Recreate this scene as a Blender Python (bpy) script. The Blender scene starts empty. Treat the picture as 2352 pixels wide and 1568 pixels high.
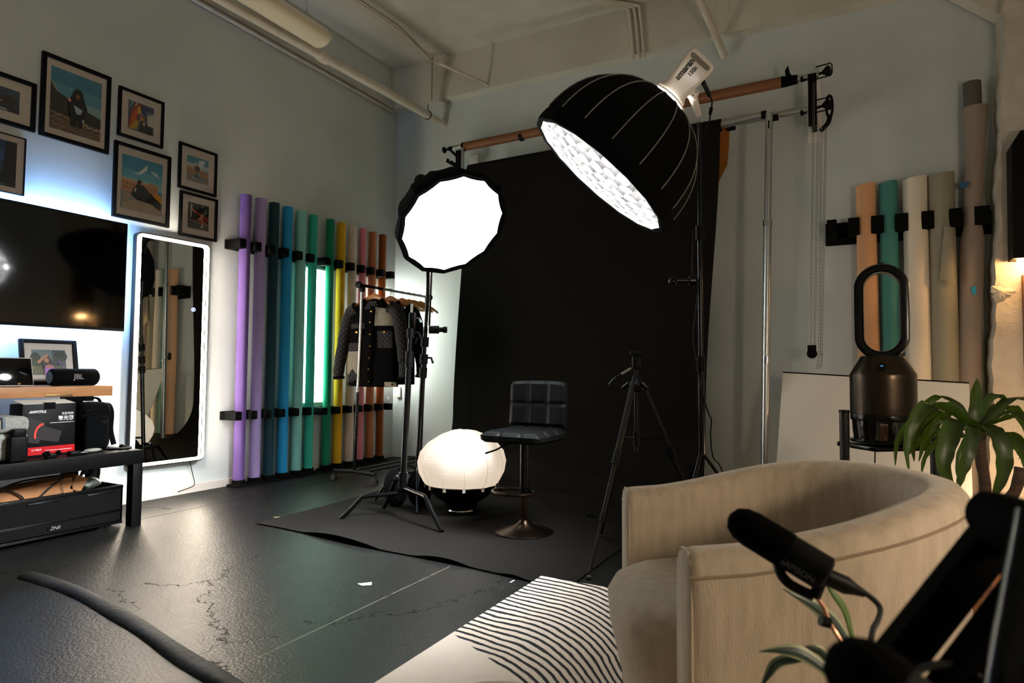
import bpy, bmesh, math, random
from mathutils import Vector, Matrix
random.seed(7)
S = bpy.context.scene
COL = S.collection
# ---------------------------------------------------------------- camera, world, exposure
FPX = 1484.0
CAM = Vector((5.232, -6.593, 1.100))
RGT = Vector((0.8825, 0.4702, 0.0080))
UPV = Vector((0.0142, -0.0436, 0.9989))
FWD = Vector((-0.4701, 0.8815, 0.0453))
cd = bpy.data.cameras.new('camera')
cam = bpy.data.objects.new('camera', cd)
COL.objects.link(cam)
FWD.normalize(); RGT = FWD.cross(UPV).normalized(); UPV = RGT.cross(FWD).normalized()
cam.matrix_world = Matrix(((RGT.x, UPV.x, -FWD.x, CAM.x), (RGT.y, UPV.y, -FWD.y, CAM.y), (RGT.z, UPV.z, -FWD.z, CAM.z), (0, 0, 0, 1)))
cd.sensor_width = 36.0
cd.lens = FPX / 2352 * 36
cd.clip_start = 0.05
cd.dof.use_dof = True
cd.dof.focus_distance = 4.2
cd.dof.aperture_fstop = 4.5
S.camera = cam
W = bpy.data.worlds.new('world')
S.world = W
W.use_nodes = True
W.node_tree.nodes['Background'].inputs[0].default_value = (0.6, 0.75, 0.8, 1)
W.node_tree.nodes['Background'].inputs[1].default_value = 0.004
S.view_settings.view_transform = 'Standard'
S.view_settings.look = 'None'
S.view_settings.exposure = 0.38
S.view_settings.gamma = 1.0
S.view_settings.use_curve_mapping = False
S.cycles.max_bounces = 8
S.cycles.sample_clamp_indirect = 6.0
# lamp strengths (each belongs to a lamp that is built below)
E_OCTA, E_DOME, E_DOMECORE = 5.0, 340.0, 40.0
E_MIRROR, E_TV, E_TUBE, E_CORNER = 108.0, 400.0, 8.0, 150.0
E_WALL, E_TABLE, E_ROOM = 100.0, 75.0, 98.0


def ray(px, py):
    return FWD + RGT * ((px - 1176) / FPX) - UPV * ((py - 784) / FPX)


def at(px, py, x=None, y=None, z=None, d=None):
    r = ray(px, py)
    if x is not None: t = (x - CAM.x) / r.x
    elif y is not None: t = (y - CAM.y) / r.y
    elif z is not None: t = (z - CAM.z) / r.z
    else: t = d
    return CAM + r * t


# ---------------------------------------------------------------- helpers
def lin(h):
    h = h.lstrip('#')
    o = []
    for i in (0, 2, 4):
        c = int(h[i:i + 2], 16) / 255
        o.append(c / 12.92 if c <= .04045 else ((c + .055) / 1.055) ** 2.4)
    return (*o, 1)


def M(name, col, rough=.6, metal=0, noise=None, bump=None, emit=None, spec=None, trans=0, sheen=0, coat=0, ior=None, alpha=None, stretch=None, subs=0):
    m = bpy.data.materials.new(name)
    m.use_nodes = True
    nt = m.node_tree
    b = nt.nodes['Principled BSDF']
    b.inputs['Base Color'].default_value = lin(col)
    b.inputs['Roughness'].default_value = rough
    b.inputs['Metallic'].default_value = metal
    if spec is not None: b.inputs['Specular IOR Level'].default_value = spec
    if trans: b.inputs['Transmission Weight'].default_value = trans
    if sheen:
        b.inputs['Sheen Weight'].default_value = sheen
        b.inputs['Sheen Roughness'].default_value = .4
    if coat: b.inputs['Coat Weight'].default_value = coat
    if ior: b.inputs['IOR'].default_value = ior
    tc = None
    if noise or bump:
        tc = nt.nodes.new('ShaderNodeTexCoord')
        src = tc.outputs['Object']
        if stretch:
            mp = nt.nodes.new('ShaderNodeMapping')
            mp.inputs['Scale'].default_value = stretch
            nt.links.new(src, mp.inputs[0])
            src = mp.outputs[0]
    if noise:
        n = nt.nodes.new('ShaderNodeTexNoise')
        n.inputs['Scale'].default_value = noise[0]
        n.inputs['Detail'].default_value = 6
        nt.links.new(src, n.inputs['Vector'])
        r = nt.nodes.new('ShaderNodeValToRGB')
        r.color_ramp.elements[0].position = .3
        r.color_ramp.elements[1].position = .7
        r.color_ramp.elements[0].color = lin(noise[1])
        r.color_ramp.elements[1].color = lin(col)
        nt.links.new(n.outputs['Fac'], r.inputs[0])
        nt.links.new(r.outputs[0], b.inputs['Base Color'])
    if bump:
        n = nt.nodes.new('ShaderNodeTexNoise')
        n.inputs['Scale'].default_value = bump[0]
        n.inputs['Detail'].default_value = 8
        nt.links.new(src, n.inputs['Vector'])
        k = nt.nodes.new('ShaderNodeBump')
        k.inputs['Strength'].default_value = bump[1]
        k.inputs['Distance'].default_value = .01 if len(bump) < 3 else bump[2]
        nt.links.new(n.outputs['Fac'], k.inputs['Height'])
        nt.links.new(k.outputs[0], b.inputs['Normal'])
    if emit:
        b.inputs['Emission Color'].default_value = lin(emit[0])
        b.inputs['Emission Strength'].default_value = emit[1]
    return m


def basis(d):
    d = Vector(d).normalized()
    a = Vector((0, 0, 1)) if abs(d.z) < .95 else Vector((1, 0, 0))
    u = d.cross(a).normalized()
    return u, d.cross(u).normalized(), d


class G:
    def __init__(s):
        s.v, s.f, s.m = [], [], []
        s.cur = 0

    def add(s, vs, fs):
        o = len(s.v)
        s.v += [Vector(v) for v in vs]
        for f in fs:
            s.f.append([i + o for i in f])
            s.m.append(s.cur)
        return s

    def box(s, c, size, rot=None, bev=0, seg=2):
        bm = bmesh.new()
        bmesh.ops.create_cube(bm, size=1)
        for v in bm.verts: v.co = Vector((v.co.x * size[0], v.co.y * size[1], v.co.z * size[2]))
        if bev:
            bmesh.ops.bevel(bm, geom=bm.edges[:], offset=min(bev, min(size) * .49), segments=seg, affect='EDGES', profile=.5)
        R = rot.to_3x3() if rot is not None else Matrix.Identity(3)
        c = Vector(c)
        bm.verts.index_update()
        s.add([R @ v.co + c for v in bm.verts], [[v.index for v in f.verts] for f in bm.faces])
        bm.free()
        return s

    def bx(s, x0, x1, y0, y1, z0, z1, bev=0):
        return s.box(((x0 + x1) / 2, (y0 + y1) / 2, (z0 + z1) / 2), (abs(x1 - x0), abs(y1 - y0), abs(z1 - z0)), None, bev)

    def rings(s, rs, close=True, cap0=True, cap1=True):
        n = len(rs[0])
        vs = [v for r in rs for v in r]
        fs = []
        for i in range(len(rs) - 1):
            for j in range(n if close else n - 1):
                k = (j + 1) % n
                fs.append([i * n + j, i * n + k, (i + 1) * n + k, (i + 1) * n + j])
        if cap0: fs.append(list(range(n))[::-1])
        if cap1: fs.append([(len(rs) - 1) * n + j for j in range(n)])
        return s.add(vs, fs)

    def lathe(s, prof, o, axis=(0, 0, 1), n=24, cap=True, sx=1, sy=1, u=None):
        if u is None:
            u, w, a = basis(axis)
        else:
            a = Vector(axis).normalized(); u = Vector(u).normalized(); w = a.cross(u)
        o = Vector(o)
        rs = []
        for r, h in prof:
            rs.append([o + a * h + (u * math.cos(2 * math.pi * j / n) * sx + w * math.sin(2 * math.pi * j / n) * sy) * max(r, 1e-5) for j in range(n)])
        return s.rings(rs, True, cap, cap)

    def cyl(s, p0, p1, r0, r1=None, n=16, cap=True):
        p0, p1 = Vector(p0), Vector(p1)
        return s.lathe([(r0, 0), (r1 if r1 is not None else r0, (p1 - p0).length)], p0, p1 - p0, n, cap)

    def tube(s, pts, r, n=8, closed=False, flat=1.0):
        pts = [Vector(p) for p in pts]
        N = len(pts)
        rs = []
        u = None
        for i in range(N):
            if closed: t = pts[(i + 1) % N] - pts[i - 1]
            else: t = pts[min(i + 1, N - 1)] - pts[max(i - 1, 0)]
            t.normalize()
            if u is None: u = basis(t)[0]
            u = (u - t * u.dot(t)).normalized()
            w = t.cross(u)
            rr = r[i] if isinstance(r, (list, tuple)) else r
            rs.append([pts[i] + (u * math.cos(2 * math.pi * j / n) + w * math.sin(2 * math.pi * j / n) * flat) * rr for j in range(n)])
        if closed: rs.append(rs[0])
        return s.rings(rs, True, not closed, not closed)

    def poly(s, pts, vec=None):
        n = len(pts)
        pts = [Vector(p) for p in pts]
        if vec is None: return s.add(pts, [list(range(n))])
        vec = Vector(vec)
        return s.add(pts + [p + vec for p in pts], [list(range(n))[::-1], [n + i for i in range(n)]] + [[i, (i + 1) % n, n + (i + 1) % n, n + i] for i in range(n)])

    def grid(s, fn, nu, nv):
        vs = [fn(i / nu, j / nv) for i in range(nu + 1) for j in range(nv + 1)]
        fs = [[i * (nv + 1) + j, (i + 1) * (nv + 1) + j, (i + 1) * (nv + 1) + j + 1, i * (nv + 1) + j + 1] for i in range(nu) for j in range(nv)]
        return s.add(vs, fs)

    def ball(s, c, r, sc=(1, 1, 1), n=16, k=10):
        rs = []
        c = Vector(c)
        for i in range(1, k):
            a = math.pi * i / k
            rs.append([c + Vector((math.sin(a) * math.cos(2 * math.pi * j / n) * r * sc[0], math.sin(a) * math.sin(2 * math.pi * j / n) * r * sc[1], math.cos(a) * r * sc[2])) for j in range(n)])
        return s.rings(rs)

    def out(s, name, mat, parent=None, origin=None, smooth=True, ang=35, label=None, fix=True):
        base = Vector((0, 0, 0))
        if parent is not None:
            q = parent
            while q is not None:
                base += q.location
                q = q.parent
        elif origin is not None:
            base = Vector(origin)
        me = bpy.data.meshes.new(name)
        me.from_pydata([v - base for v in s.v], [], s.f)
        for m in (mat if isinstance(mat, (list, tuple)) else [mat]): me.materials.append(m)
        if isinstance(mat, (list, tuple)):
            for p, i in zip(me.polygons, s.m): p.material_index = i
        if fix:
            bm = bmesh.new(); bm.from_mesh(me)
            bmesh.ops.recalc_face_normals(bm, faces=bm.faces[:])
            bm.to_mesh(me); bm.free()
        if smooth:
            for p in me.polygons: p.use_smooth = True
            me.set_sharp_from_angle(angle=math.radians(ang))
        o = bpy.data.objects.new(name, me)
        COL.objects.link(o)
        if parent is not None: o.parent = parent
        else: o.location = base
        if label: o['label'] = label
        return o


def tag(o, label, cat, group=None, kind=None):
    o['label'] = label
    o['category'] = cat
    if group: o['group'] = group
    if kind: o['kind'] = kind
    return o


def thing(name, label, cat, loc, group=None):
    o = bpy.data.objects.new(name, None)
    o.empty_display_size = .1
    COL.objects.link(o)
    o.location = Vector(loc)
    return tag(o, label, cat, group)


def struct(g, name, mat, **k):
    o = g.out(name, mat, **k)
    o['kind'] = 'structure'
    return o


def text(body, mat, parent, pos, right, up, size, name='lettering', align='CENTER', ext=.0006, shear=0, bold=0):
    c = bpy.data.curves.new(name, 'FONT')
    c.body = body
    c.size = size
    c.align_x = align
    c.align_y = 'CENTER'
    c.extrude = ext
    c.shear = shear
    c.offset = bold
    c.materials.append(mat)
    tmp = bpy.data.objects.new('tmp', c)
    COL.objects.link(tmp)
    dg = bpy.context.evaluated_depsgraph_get()
    me = bpy.data.meshes.new_from_object(tmp.evaluated_get(dg))
    bpy.data.objects.remove(tmp); bpy.data.curves.remove(c)
    me.name = name
    if not me.materials: me.materials.append(mat)
    o = bpy.data.objects.new(name, me)
    COL.objects.link(o)
    r = Vector(right).normalized(); u = Vector(up); u = (u - r * u.dot(r)).normalized(); n = r.cross(u)
    base = Vector((0, 0, 0)); q = parent
    while q is not None:
        base += q.location; q = q.parent
    o.parent = parent
    p = Vector(pos) - base
    o.matrix_local = Matrix(((r.x, u.x, n.x, p.x), (r.y, u.y, n.y, p.y), (r.z, u.z, n.z, p.z), (0, 0, 0, 1)))
    return o


def lerp(a, b, t): return a + (b - a) * t


def smooth(t):
    t = max(0, min(1, t))
    return t * t * (3 - 2 * t)


def spline(pts, k=6):
    pts = [Vector(p) for p in pts]
    o = []
    for i in range(len(pts) - 1):
        p0, p1, p2, p3 = pts[max(i - 1, 0)], pts[i], pts[i + 1], pts[min(i + 2, len(pts) - 1)]
        for j in range(k):
            t = j / k
            o.append(.5 * ((2 * p1) + (p2 - p0) * t + (2 * p0 - 5 * p1 + 4 * p2 - p3) * t * t + (3 * p1 - p0 - 3 * p2 + p3) * t ** 3))
    return o + [pts[-1]]


# ---------------------------------------------------------------- materials
BLK = M('black_paint', '#070708', .5, bump=(60, .1), spec=.1)
BLKG = M('black_gloss', '#060607', .22, spec=.28)
BLKM = M('black_matte', '#070808', .8, spec=.1)
BLKF = M('black_fabric', '#060708', .9, bump=(300, .25), spec=.06)
RUB = M('black_rubber', '#101010', .7)
CHR = M('chrome', '#c9cccd', .18, 1)
ALU = M('aluminium', '#b9bcbc', .32, 1, bump=(40, .05))
STL = M('dark_steel', '#2a2a2b', .3, 1)
WALLM = M('wall_paint', '#c9d1d1', .75, noise=(1.2, '#c0c8c8'), bump=(55, .12))
WHT = M('white_card', '#e4e1dc', .6)
WHTP = M('white_plastic', '#dedbd6', .4)
PIPEM = M('painted_pipe', '#d2cbbd', .55, noise=(8, '#c4bcab'), bump=(50, .15))
WOOD = M('light_wood', '#c08a55', .5, noise=(6, '#a8723f'), stretch=(1, 1, 12))
WOODT = M('shelf_wood', '#b98352', .5, noise=(5, '#a06c3f'), stretch=(14, 1, 14))
HANG = M('hanger_wood', '#b07238', .35, noise=(9, '#8d5726'))
CARD = M('cardboard', '#a5734a', .85, noise=(12, '#966641'))


# ---------------------------------------------------------------- the room
def floor_mat():
    m = bpy.data.materials.new('black_painted_concrete'); m.use_nodes = True
    nt = m.node_tree; N = nt.nodes; L = nt.links
    b = N['Principled BSDF']
    tc = N.new('ShaderNodeTexCoord')
    def noise(sc, det=8, rough=.6, dist=0):
        n = N.new('ShaderNodeTexNoise'); n.inputs['Scale'].default_value = sc; n.inputs['Detail'].default_value = det
        n.inputs['Roughness'].default_value = rough; n.inputs['Distortion'].default_value = dist
        L.new(tc.outputs['Object'], n.inputs['Vector']); return n
    def math_(op, a, c=None):
        n = N.new('ShaderNodeMath'); n.operation = op
        for i, q in enumerate((a, c)):
            if q is None: continue
            if isinstance(q, (int, float)): n.inputs[i].default_value = q
            else: L.new(q, n.inputs[i])
        return n.outputs[0]
    big = noise(1.1); mid = noise(9); fine = noise(70, 4)
    # cracks: edges of a warped cell pattern, kept only in patches
    wp = noise(2.2, 6, .7)
    mx = N.new('ShaderNodeVectorMath'); mx.operation = 'MULTIPLY_ADD'
    L.new(wp.outputs['Color'], mx.inputs[0]); mx.inputs[1].default_value = (.7, .7, 0); L.new(tc.outputs['Object'], mx.inputs[2])
    vo = N.new('ShaderNodeTexVoronoi'); vo.feature = 'DISTANCE_TO_EDGE'; vo.inputs['Scale'].default_value = .62
    L.new(mx.outputs[0], vo.inputs['Vector'])
    crack = math_('LESS_THAN', vo.outputs['Distance'], .0026)
    pm = math_('GREATER_THAN', noise(.9, 2).outputs['Fac'], .48)
    crack = math_('MULTIPLY', math_('MULTIPLY', crack, pm), .75)
    sx = N.new('ShaderNodeSeparateXYZ'); L.new(tc.outputs['Object'], sx.inputs[0])
    def line(sock, pos, w): return math_('LESS_THAN', math_('ABSOLUTE', math_('SUBTRACT', sock, pos)), w)
    joint = line(sx.outputs['X'], .62, .004)
    pale = math_('MULTIPLY', line(sx.outputs['X'], 3.2, .004), math_('GREATER_THAN', mid.outputs['Fac'], .42))
    pale = math_('MULTIPLY', pale, math_('LESS_THAN', sx.outputs['Y'], -3.5))
    spk = math_('GREATER_THAN', noise(38, 2).outputs['Fac'], .765)
    r = N.new('ShaderNodeValToRGB'); r.color_ramp.elements[0].position = .35; r.color_ramp.elements[1].position = .75
    r.color_ramp.elements[0].color = lin('#0a0b0b'); r.color_ramp.elements[1].color = lin('#121312')
    L.new(big.outputs['Fac'], r.inputs[0])
    def mix(fac, a, col):
        n = N.new('ShaderNodeMix'); n.data_type = 'RGBA'; L.new(fac, n.inputs[0]); L.new(a, n.inputs[6]); n.inputs[7].default_value = lin(col); return n.outputs[2]
    b.inputs['Specular IOR Level'].default_value = .13
    c = mix(crack, r.outputs[0], '#080808'); c = mix(joint, c, '#0a0a0a'); c = mix(pale, c, '#4d493f'); c = mix(spk, c, '#555049')
    L.new(c, b.inputs['Base Color'])
    rr = N.new('ShaderNodeMapRange'); rr.inputs[3].default_value = .27; rr.inputs[4].default_value = .335
    L.new(mid.outputs['Fac'], rr.inputs[0]); L.new(rr.outputs[0], b.inputs['Roughness'])
    h = math_('ADD', math_('MULTIPLY', mid.outputs['Fac'], .6), math_('MULTIPLY', fine.outputs['Fac'], .8))
    h = math_('SUBTRACT', h, math_('MULTIPLY', math_('MAXIMUM', crack, joint), 1.2))
    bp = N.new('ShaderNodeBump'); bp.inputs['Strength'].default_value = .4; bp.inputs['Distance'].default_value = .008
    L.new(h, bp.inputs['Height']); L.new(bp.outputs[0], b.inputs['Normal'])
    b.inputs['Specular IOR Level'].default_value = 0; b.inputs['IOR'].default_value = 1.0
    gl = N.new('ShaderNodeBsdfGlossy'); gl.inputs['Color'].default_value = (1, .97, .93, 1)
    L.new(rr.outputs[0], gl.inputs['Roughness']); L.new(bp.outputs[0], gl.inputs['Normal'])
    ms = N.new('ShaderNodeMixShader'); fk = math_('MULTIPLY', math_('SUBTRACT', 1.0, math_('MAXIMUM', crack, joint)), .098); L.new(fk, ms.inputs[0])
    L.new(b.outputs[0], ms.inputs[1]); L.new(gl.outputs[0], ms.inputs[2]); L.new(ms.outputs[0], N['Material Output'].inputs[0])
    return m


CEILM = M('ceiling_concrete', '#cfccbe', .85, noise=(1.3, '#bbb7a7'), bump=(14, .35))
XR, YF, ZC = 7.4, -9.2, 4.95
struct(G().bx(-.2, XR + .2, YF - .2, .2, -.2, 0), 'floor', floor_mat())
struct(G().bx(-.2, 0, YF, .2, 0, ZC), 'wall_left', WALLM)
struct(G().bx(0, XR, 0, .2, 0, ZC), 'wall_back', WALLM)
struct(G().bx(XR, XR + .2, YF, .2, 0, ZC), 'wall_right', WALLM)
struct(G().bx(-.2, XR + .2, YF - .2, YF, 0, ZC), 'wall_front', WALLM)
struct(G().bx(-.2, XR + .2, YF - .2, .2, ZC, ZC + .2), 'ceiling', CEILM)
# concrete beam along the back wall, its slightly rough lower lip showing
bz = at(1448, 127, y=-.14).z
bm_ = G()
bm_.bx(0, XR, -.14, 0, bz, ZC)
struct(bm_, 'trim_1', CEILM)
# sloping soffit in the far right corner
a0, a1 = at(2175, 0, y=-.02), at(2290, 58, y=-.02)
dv = (a0 - a1); a2 = a1 + dv * 3
struct(G().poly([a1, a2, a2 + Vector((.35, 0, .12)), a1 + Vector((.05, 0, .9))], (0, -.16, 0)), 'trim_2', CEILM)
# plastered pilaster at the right end of the back wall
PXL = at(2267, 800, y=0).x
PT, PB = at(2290, 100, y=0).x, at(2263, 900, y=0).x
pm = M('rough_plaster', '#cfc6b8', .85, noise=(5, '#b9ae9c'), bump=(22, .6, .02))
PY = -.34
gp = G()
def plx(z): return lerp(PB, PT, (z - 1) / 3.0)
def pil(u, v):
    z = v * ZC
    return Vector((plx(z) + .008 * math.sin(z * 9) + .006 * math.sin(z * 31), lerp(0, PY, u), z))
gp.grid(pil, 4, 80)
gp.grid(lambda u, v: Vector((lerp(pil(1, v).x, XR, u), PY - .006 * math.sin(v * 70) * (1 - u) * (1 if u < .5 else 0), v * ZC)), 12, 80)
struct(gp, 'wall_pilaster', pm, fix=False)
# lump of torn plaster on the pilaster corner
c0 = at(2300, 672, y=PY)
lg = G()
def lump(u, v):
    a = u * math.pi * 2
    r = .075 * v * (1 + .25 * math.sin(3 * a + 1) + .12 * math.sin(9 * a))
    return c0 + Vector((r * math.cos(a) * .95, -.028 * (1 - v ** 2) - .004 * random.random() + .004, r * math.sin(a) * .75))
lg.grid(lump, 30, 7)
struct(lg, 'trim_4', pm, fix=False)
# skirting board on the left wall
struct(G().bx(0, .012, -3.75, -.02, 0, .07), 'baseboard_left', M('skirting', '#cfcac3', .5))
# wooden edge of an opening at the right of the pilaster
p = at(2349, 700, y=PY - .02)
struct(G().bx(p.x, p.x + .1, PY - .05, PY + .01, 0, at(2349, 632, y=PY - .02).z), 'trim_3', M('brown_wood', '#6b3f25', .5, noise=(8, '#553019')))

# ---------------------------------------------------------------- pipes under the ceiling
A, B = at(500, -6, x=.42), at(1019, 285, x=.42)
A, B = Vector((.42, -3.6, A.z + .01)), Vector((.42, -.02, 0))
e = at(1019, 285, y=-.02); s_ = at(730, 118, x=.0)
# straight run ending at the back wall
P1 = e; P0d = at(500, -6, z=e.z)
t = thing('water_pipe', 'thick cream painted pipe running below the ceiling to the back wall', 'pipe', P1)
run = (P0d - P1)
P0 = P1 + run * 1.5
G().cyl(P0, P1, .045, n=20).out('pipe_run', PIPEM, t)
def pxof(q): return 1176 + FPX * (q - CAM).dot(RGT) / (q - CAM).dot(FWD)
cp = min((P1 + run * (k / 300) for k in range(300)), key=lambda q: abs(pxof(q) - 742))
dirn = run.normalized()
G().lathe([(.046, -.06), (.06, -.055), (.062, 0), (.058, .05), (.046, .06)], cp, dirn).out('coupling', PIPEM, t)
hp = P1 + dirn * .32
g = G().tube([hp + Vector((math.cos(a) * .05, 0, math.sin(a) * .05)) for a in [i * math.pi / 8 for i in range(16)]], .006, 6, True)
g.cyl(hp + Vector((0, 0, .05)), hp + Vector((0, 0, .13)), .005)
g.out('hanger_clip', STL, t)
for i, (dx, zz, lab) in enumerate([(.03, 0, 'upper of two thin conduits fixed high along the left wall'), (.03, -.055, 'lower of two thin conduits fixed high along the left wall')]):
    a_, b_ = at(470, 0, x=dx), at(918, 255, x=dx)
    b_.y = -.16; zc = (a_.z + b_.z) / 2 + zz
    g = G().cyl((dx, -5.5, zc), (dx, -.16, zc), .019, n=12)
    for yy in (-4.2, -2.4, -.9): g.bx(.001, .012, yy - .02, yy + .02, zc - .028, zc + .028)
    tag(g.out('conduit', PIPEM, origin=(dx, -.16, zc)), lab, 'conduit', 'conduits along the left wall')
pts = spline([at(700, -90, z=ZC - .05), at(815, 0, z=ZC - .04), at(915, 70, z=ZC - .045), at(985, 133, z=ZC - .05), at(1012, 147, y=-.75), at(1090, 180, y=-.35), at(1112, 190, y=-.2), at(1138, 207, y=-.03)], 6)
t = thing('bent_conduit', 'thin conduit that bends below the ceiling down to the back wall', 'conduit', pts[-1])
G().tube(pts, .016, 10).out('conduit_run', PIPEM, t)
q = at(993, 140, z=ZC - .05)
G().cyl((q.x, q.y, ZC), (q.x, q.y, ZC - .55), .004, n=6).out('hanger_rod', STL, t)
q = at(1470, 136, y=-.165)
for i, (x0, x1, lab) in enumerate([(1345, 1455, 'left'), (1366, 1468, 'middle'), (1388, 1480, 'right')]):
    b0 = at(x1, 138 - i * 2, y=-.165); tp = Vector((at(x0, 0, z=ZC - .03).x, at(x0, 0, z=ZC - .03).y, ZC - .03))
    up = Vector((b0.x - .05, -.165, ZC - .03))
    dr = (tp - up)
    g = G().tube(spline([up + dr * 2.2, up + dr * .6, up + dr * .12, Vector((lerp(up.x, b0.x, .1), -.17, ZC - .1)), b0], 5), .017, 10)
    tag(g.out('conduit', PIPEM, origin=b0), lab + ' of three side by side conduits coming down the concrete beam', 'conduit', 'three conduits on the beam')
b0 = at(1664, 130, y=-.06); b1 = at(1608, 0, y=-.5)
t = thing('drain_pipe', 'short slanting white pipe running from the ceiling to the back wall', 'pipe', b0)
k_ = (ZC - .06 - b0.z) / (b1.z - b0.z); b1 = lerp(b0, b1, k_)
G().tube(spline([b1, lerp(b1, b0, .5), lerp(b1, b0, .8), b0], 6), .036, 16).out('pipe_run', PIPEM, t)
q = at(1640, 62, y=-.22)
g = G().tube([q + Vector((math.cos(a) * .045, 0, math.sin(a) * .045)) for a in [i * math.pi / 8 for i in range(16)]], .006, 6, True)
g.cyl(q + Vector((.02, 0, .04)), (q.x + .03, q.y, ZC), .006)
g.out('pipe_clamp', PIPEM, t)

# ---------------------------------------------------------------- tube light hanging from the ceiling
E0 = at(738, 88, x=.95); dx = .95
E1 = at(600, 0, x=.95)
zf = (E0.z + E1.z) / 2
L0 = Vector((dx, E0.y, zf)); L1 = Vector((dx, E0.y - 1.9, zf))
t = thing('ceiling_light', 'unlit fluorescent batten light with rounded cream diffuser hung on chain', 'ceiling light', L0)
DIFM = M('cream_diffuser', '#d9cfb2', .45, bump=(30, .1))
prof = [(math.cos(a) * .125, math.sin(a) * .085) for a in [math.pi + i * math.pi / 12 for i in range(13)]]
rs = []
for y_ in (L1.y, L0.y): rs.append([Vector((dx + u, y_, zf + w)) for u, w in prof])
G().rings(rs).out('diffuser', DIFM, t)
G().bx(dx - .1, dx + .1, L1.y, L0.y - .01, zf, zf + .05, .006).out('housing', WHTP, t)
G().poly([Vector((dx + u * 1.03, L0.y - .004, zf + w * 1.03)) for u, w in prof], (0, .01, 0)).out('end_cap', DIFM, t)


def chain(p0, p1, r=.004, step=.024, w=.007):
    g = G()
    p0, p1 = Vector(p0), Vector(p1)
    n = max(2, int((p1 - p0).length / step)); d = (p1 - p0).normalized(); u, v, _ = basis(d)
    for i in range(n):
        c = lerp(p0, p1, (i + .5) / n); a = u if i % 2 else v
        pts = [c + d * math.sin(k * math.pi / 5) * step * .68 + a * math.cos(k * math.pi / 5) * w for k in range(10)]
        g.tube(pts, r * .45, 5, True)
    return g


hk = Vector((dx + .02, L0.y - .18, zf + .045))
top = Vector((dx + .02, L0.y - .28, ZC))
md = hk + Vector((0, -.02, .12))
ch = chain(top, md); ch2 = chain(md, hk + Vector((0, .03, 0))); ch3 = chain(md, hk + Vector((0, -.09, 0)))
for c in (ch2, ch3): ch.add(c.v, c.f)
ch.out('chain', CHR, t)
G().tube([hk + Vector((0, .03, .01)), hk + Vector((.012, .04, 0)), hk + Vector((.014, .05, -.016))], .004, 6).out('hook', BLK, t)


# ---------------------------------------------------------------- pictures on the left wall
def clear_glass(name='picture_glass', tint='#ffffff', f=1.45):
    m = bpy.data.materials.new(name); m.use_nodes = True
    nt = m.node_tree; nt.nodes.remove(nt.nodes['Principled BSDF'])
    o = nt.nodes['Material Output']; a = nt.nodes.new('ShaderNodeBsdfTransparent'); b = nt.nodes.new('ShaderNodeBsdfGlossy')
    a.inputs[0].default_value = lin(tint)
    b.inputs['Roughness'].default_value = .03
    x = nt.nodes.new('ShaderNodeMixShader'); f_ = nt.nodes.new('ShaderNodeFresnel'); f_.inputs[0].default_value = f
    nt.links.new(f_.outputs[0], x.inputs[0]); nt.links.new(a.outputs[0], x.inputs[1]); nt.links.new(b.outputs[0], x.inputs[2]); nt.links.new(x.outputs[0], o.inputs[0])
    return m


PGLASS = clear_glass()
MATB = M('mount_board', '#d8d0c8', .8)
PC = {}


def pcol(h):
    if h not in PC: PC[h] = M('print_' + h[1:], h, .5)
    return PC[h]


def picture(label, group, y0, y1, z0, z1, fw, mat, art, pr=None, tilt=None, glass=True, depth=.028, frame=None):
    """flat framed print; origin at the bottom edge on the wall. tilt = (x of bottom, lean angle) for one that stands on a shelf"""
    org = Vector((0, (y0 + y1) / 2, z0))
    t = thing('picture_frame', label, 'picture', org, group)
    g = G()
    for a in ((y0, y0 + fw, z0, z1), (y1 - fw, y1, z0, z1), (y0 + fw, y1 - fw, z0, z0 + fw), (y0 + fw, y1 - fw, z1 - fw, z1)):
        g.bx(.002, depth, a[0], a[1], a[2], a[3], .002)
    fr = g.out('frame', frame or BLK, t)
    b = G().bx(.003, .010, y0 + fw * .6, y1 - fw * .6, z0 + fw * .6, z1 - fw * .6).out('mount_board', MATB, t)
    py0, py1, pz0, pz1 = y0 + fw + mat[0], y1 - fw - mat[0], z0 + fw + mat[1], z1 - fw - mat[1]
    g = G(); mats = []
    for i, (c, pts) in enumerate(art):
        m = pcol(c)
        if m not in mats: mats.append(m)
        g.cur = mats.index(m)
        g.poly([(.0112 + .0003 * i, lerp(py0, py1, u), lerp(pz0, pz1, v)) for u, v in pts])
    g.out('print', mats, b, smooth=False, fix=False)
    if glass: G().bx(depth - .006, depth - .004, y0 + fw * .7, y1 - fw * .7, z0 + fw * .7, z1 - fw * .7).out('glass', PGLASS, t)
    if tilt:
        R = Matrix.Rotation(tilt[1], 4, 'Y')
        t.location = Vector((tilt[0], org.y, z0 + .001)); t.rotation_euler = (0, -tilt[1], 0)
    return t


SQ = [(0, 0), (1, 0), (1, 1), (0, 1)]
def R4(a, b, c, d): return [(a, b), (c, b), (c, d), (a, d)]
def EL(cx, cy, rx, ry, n=14): return [(cx + rx * math.cos(2 * math.pi * i / n), cy + ry * math.sin(2 * math.pi * i / n)) for i in range(n)]


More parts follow.
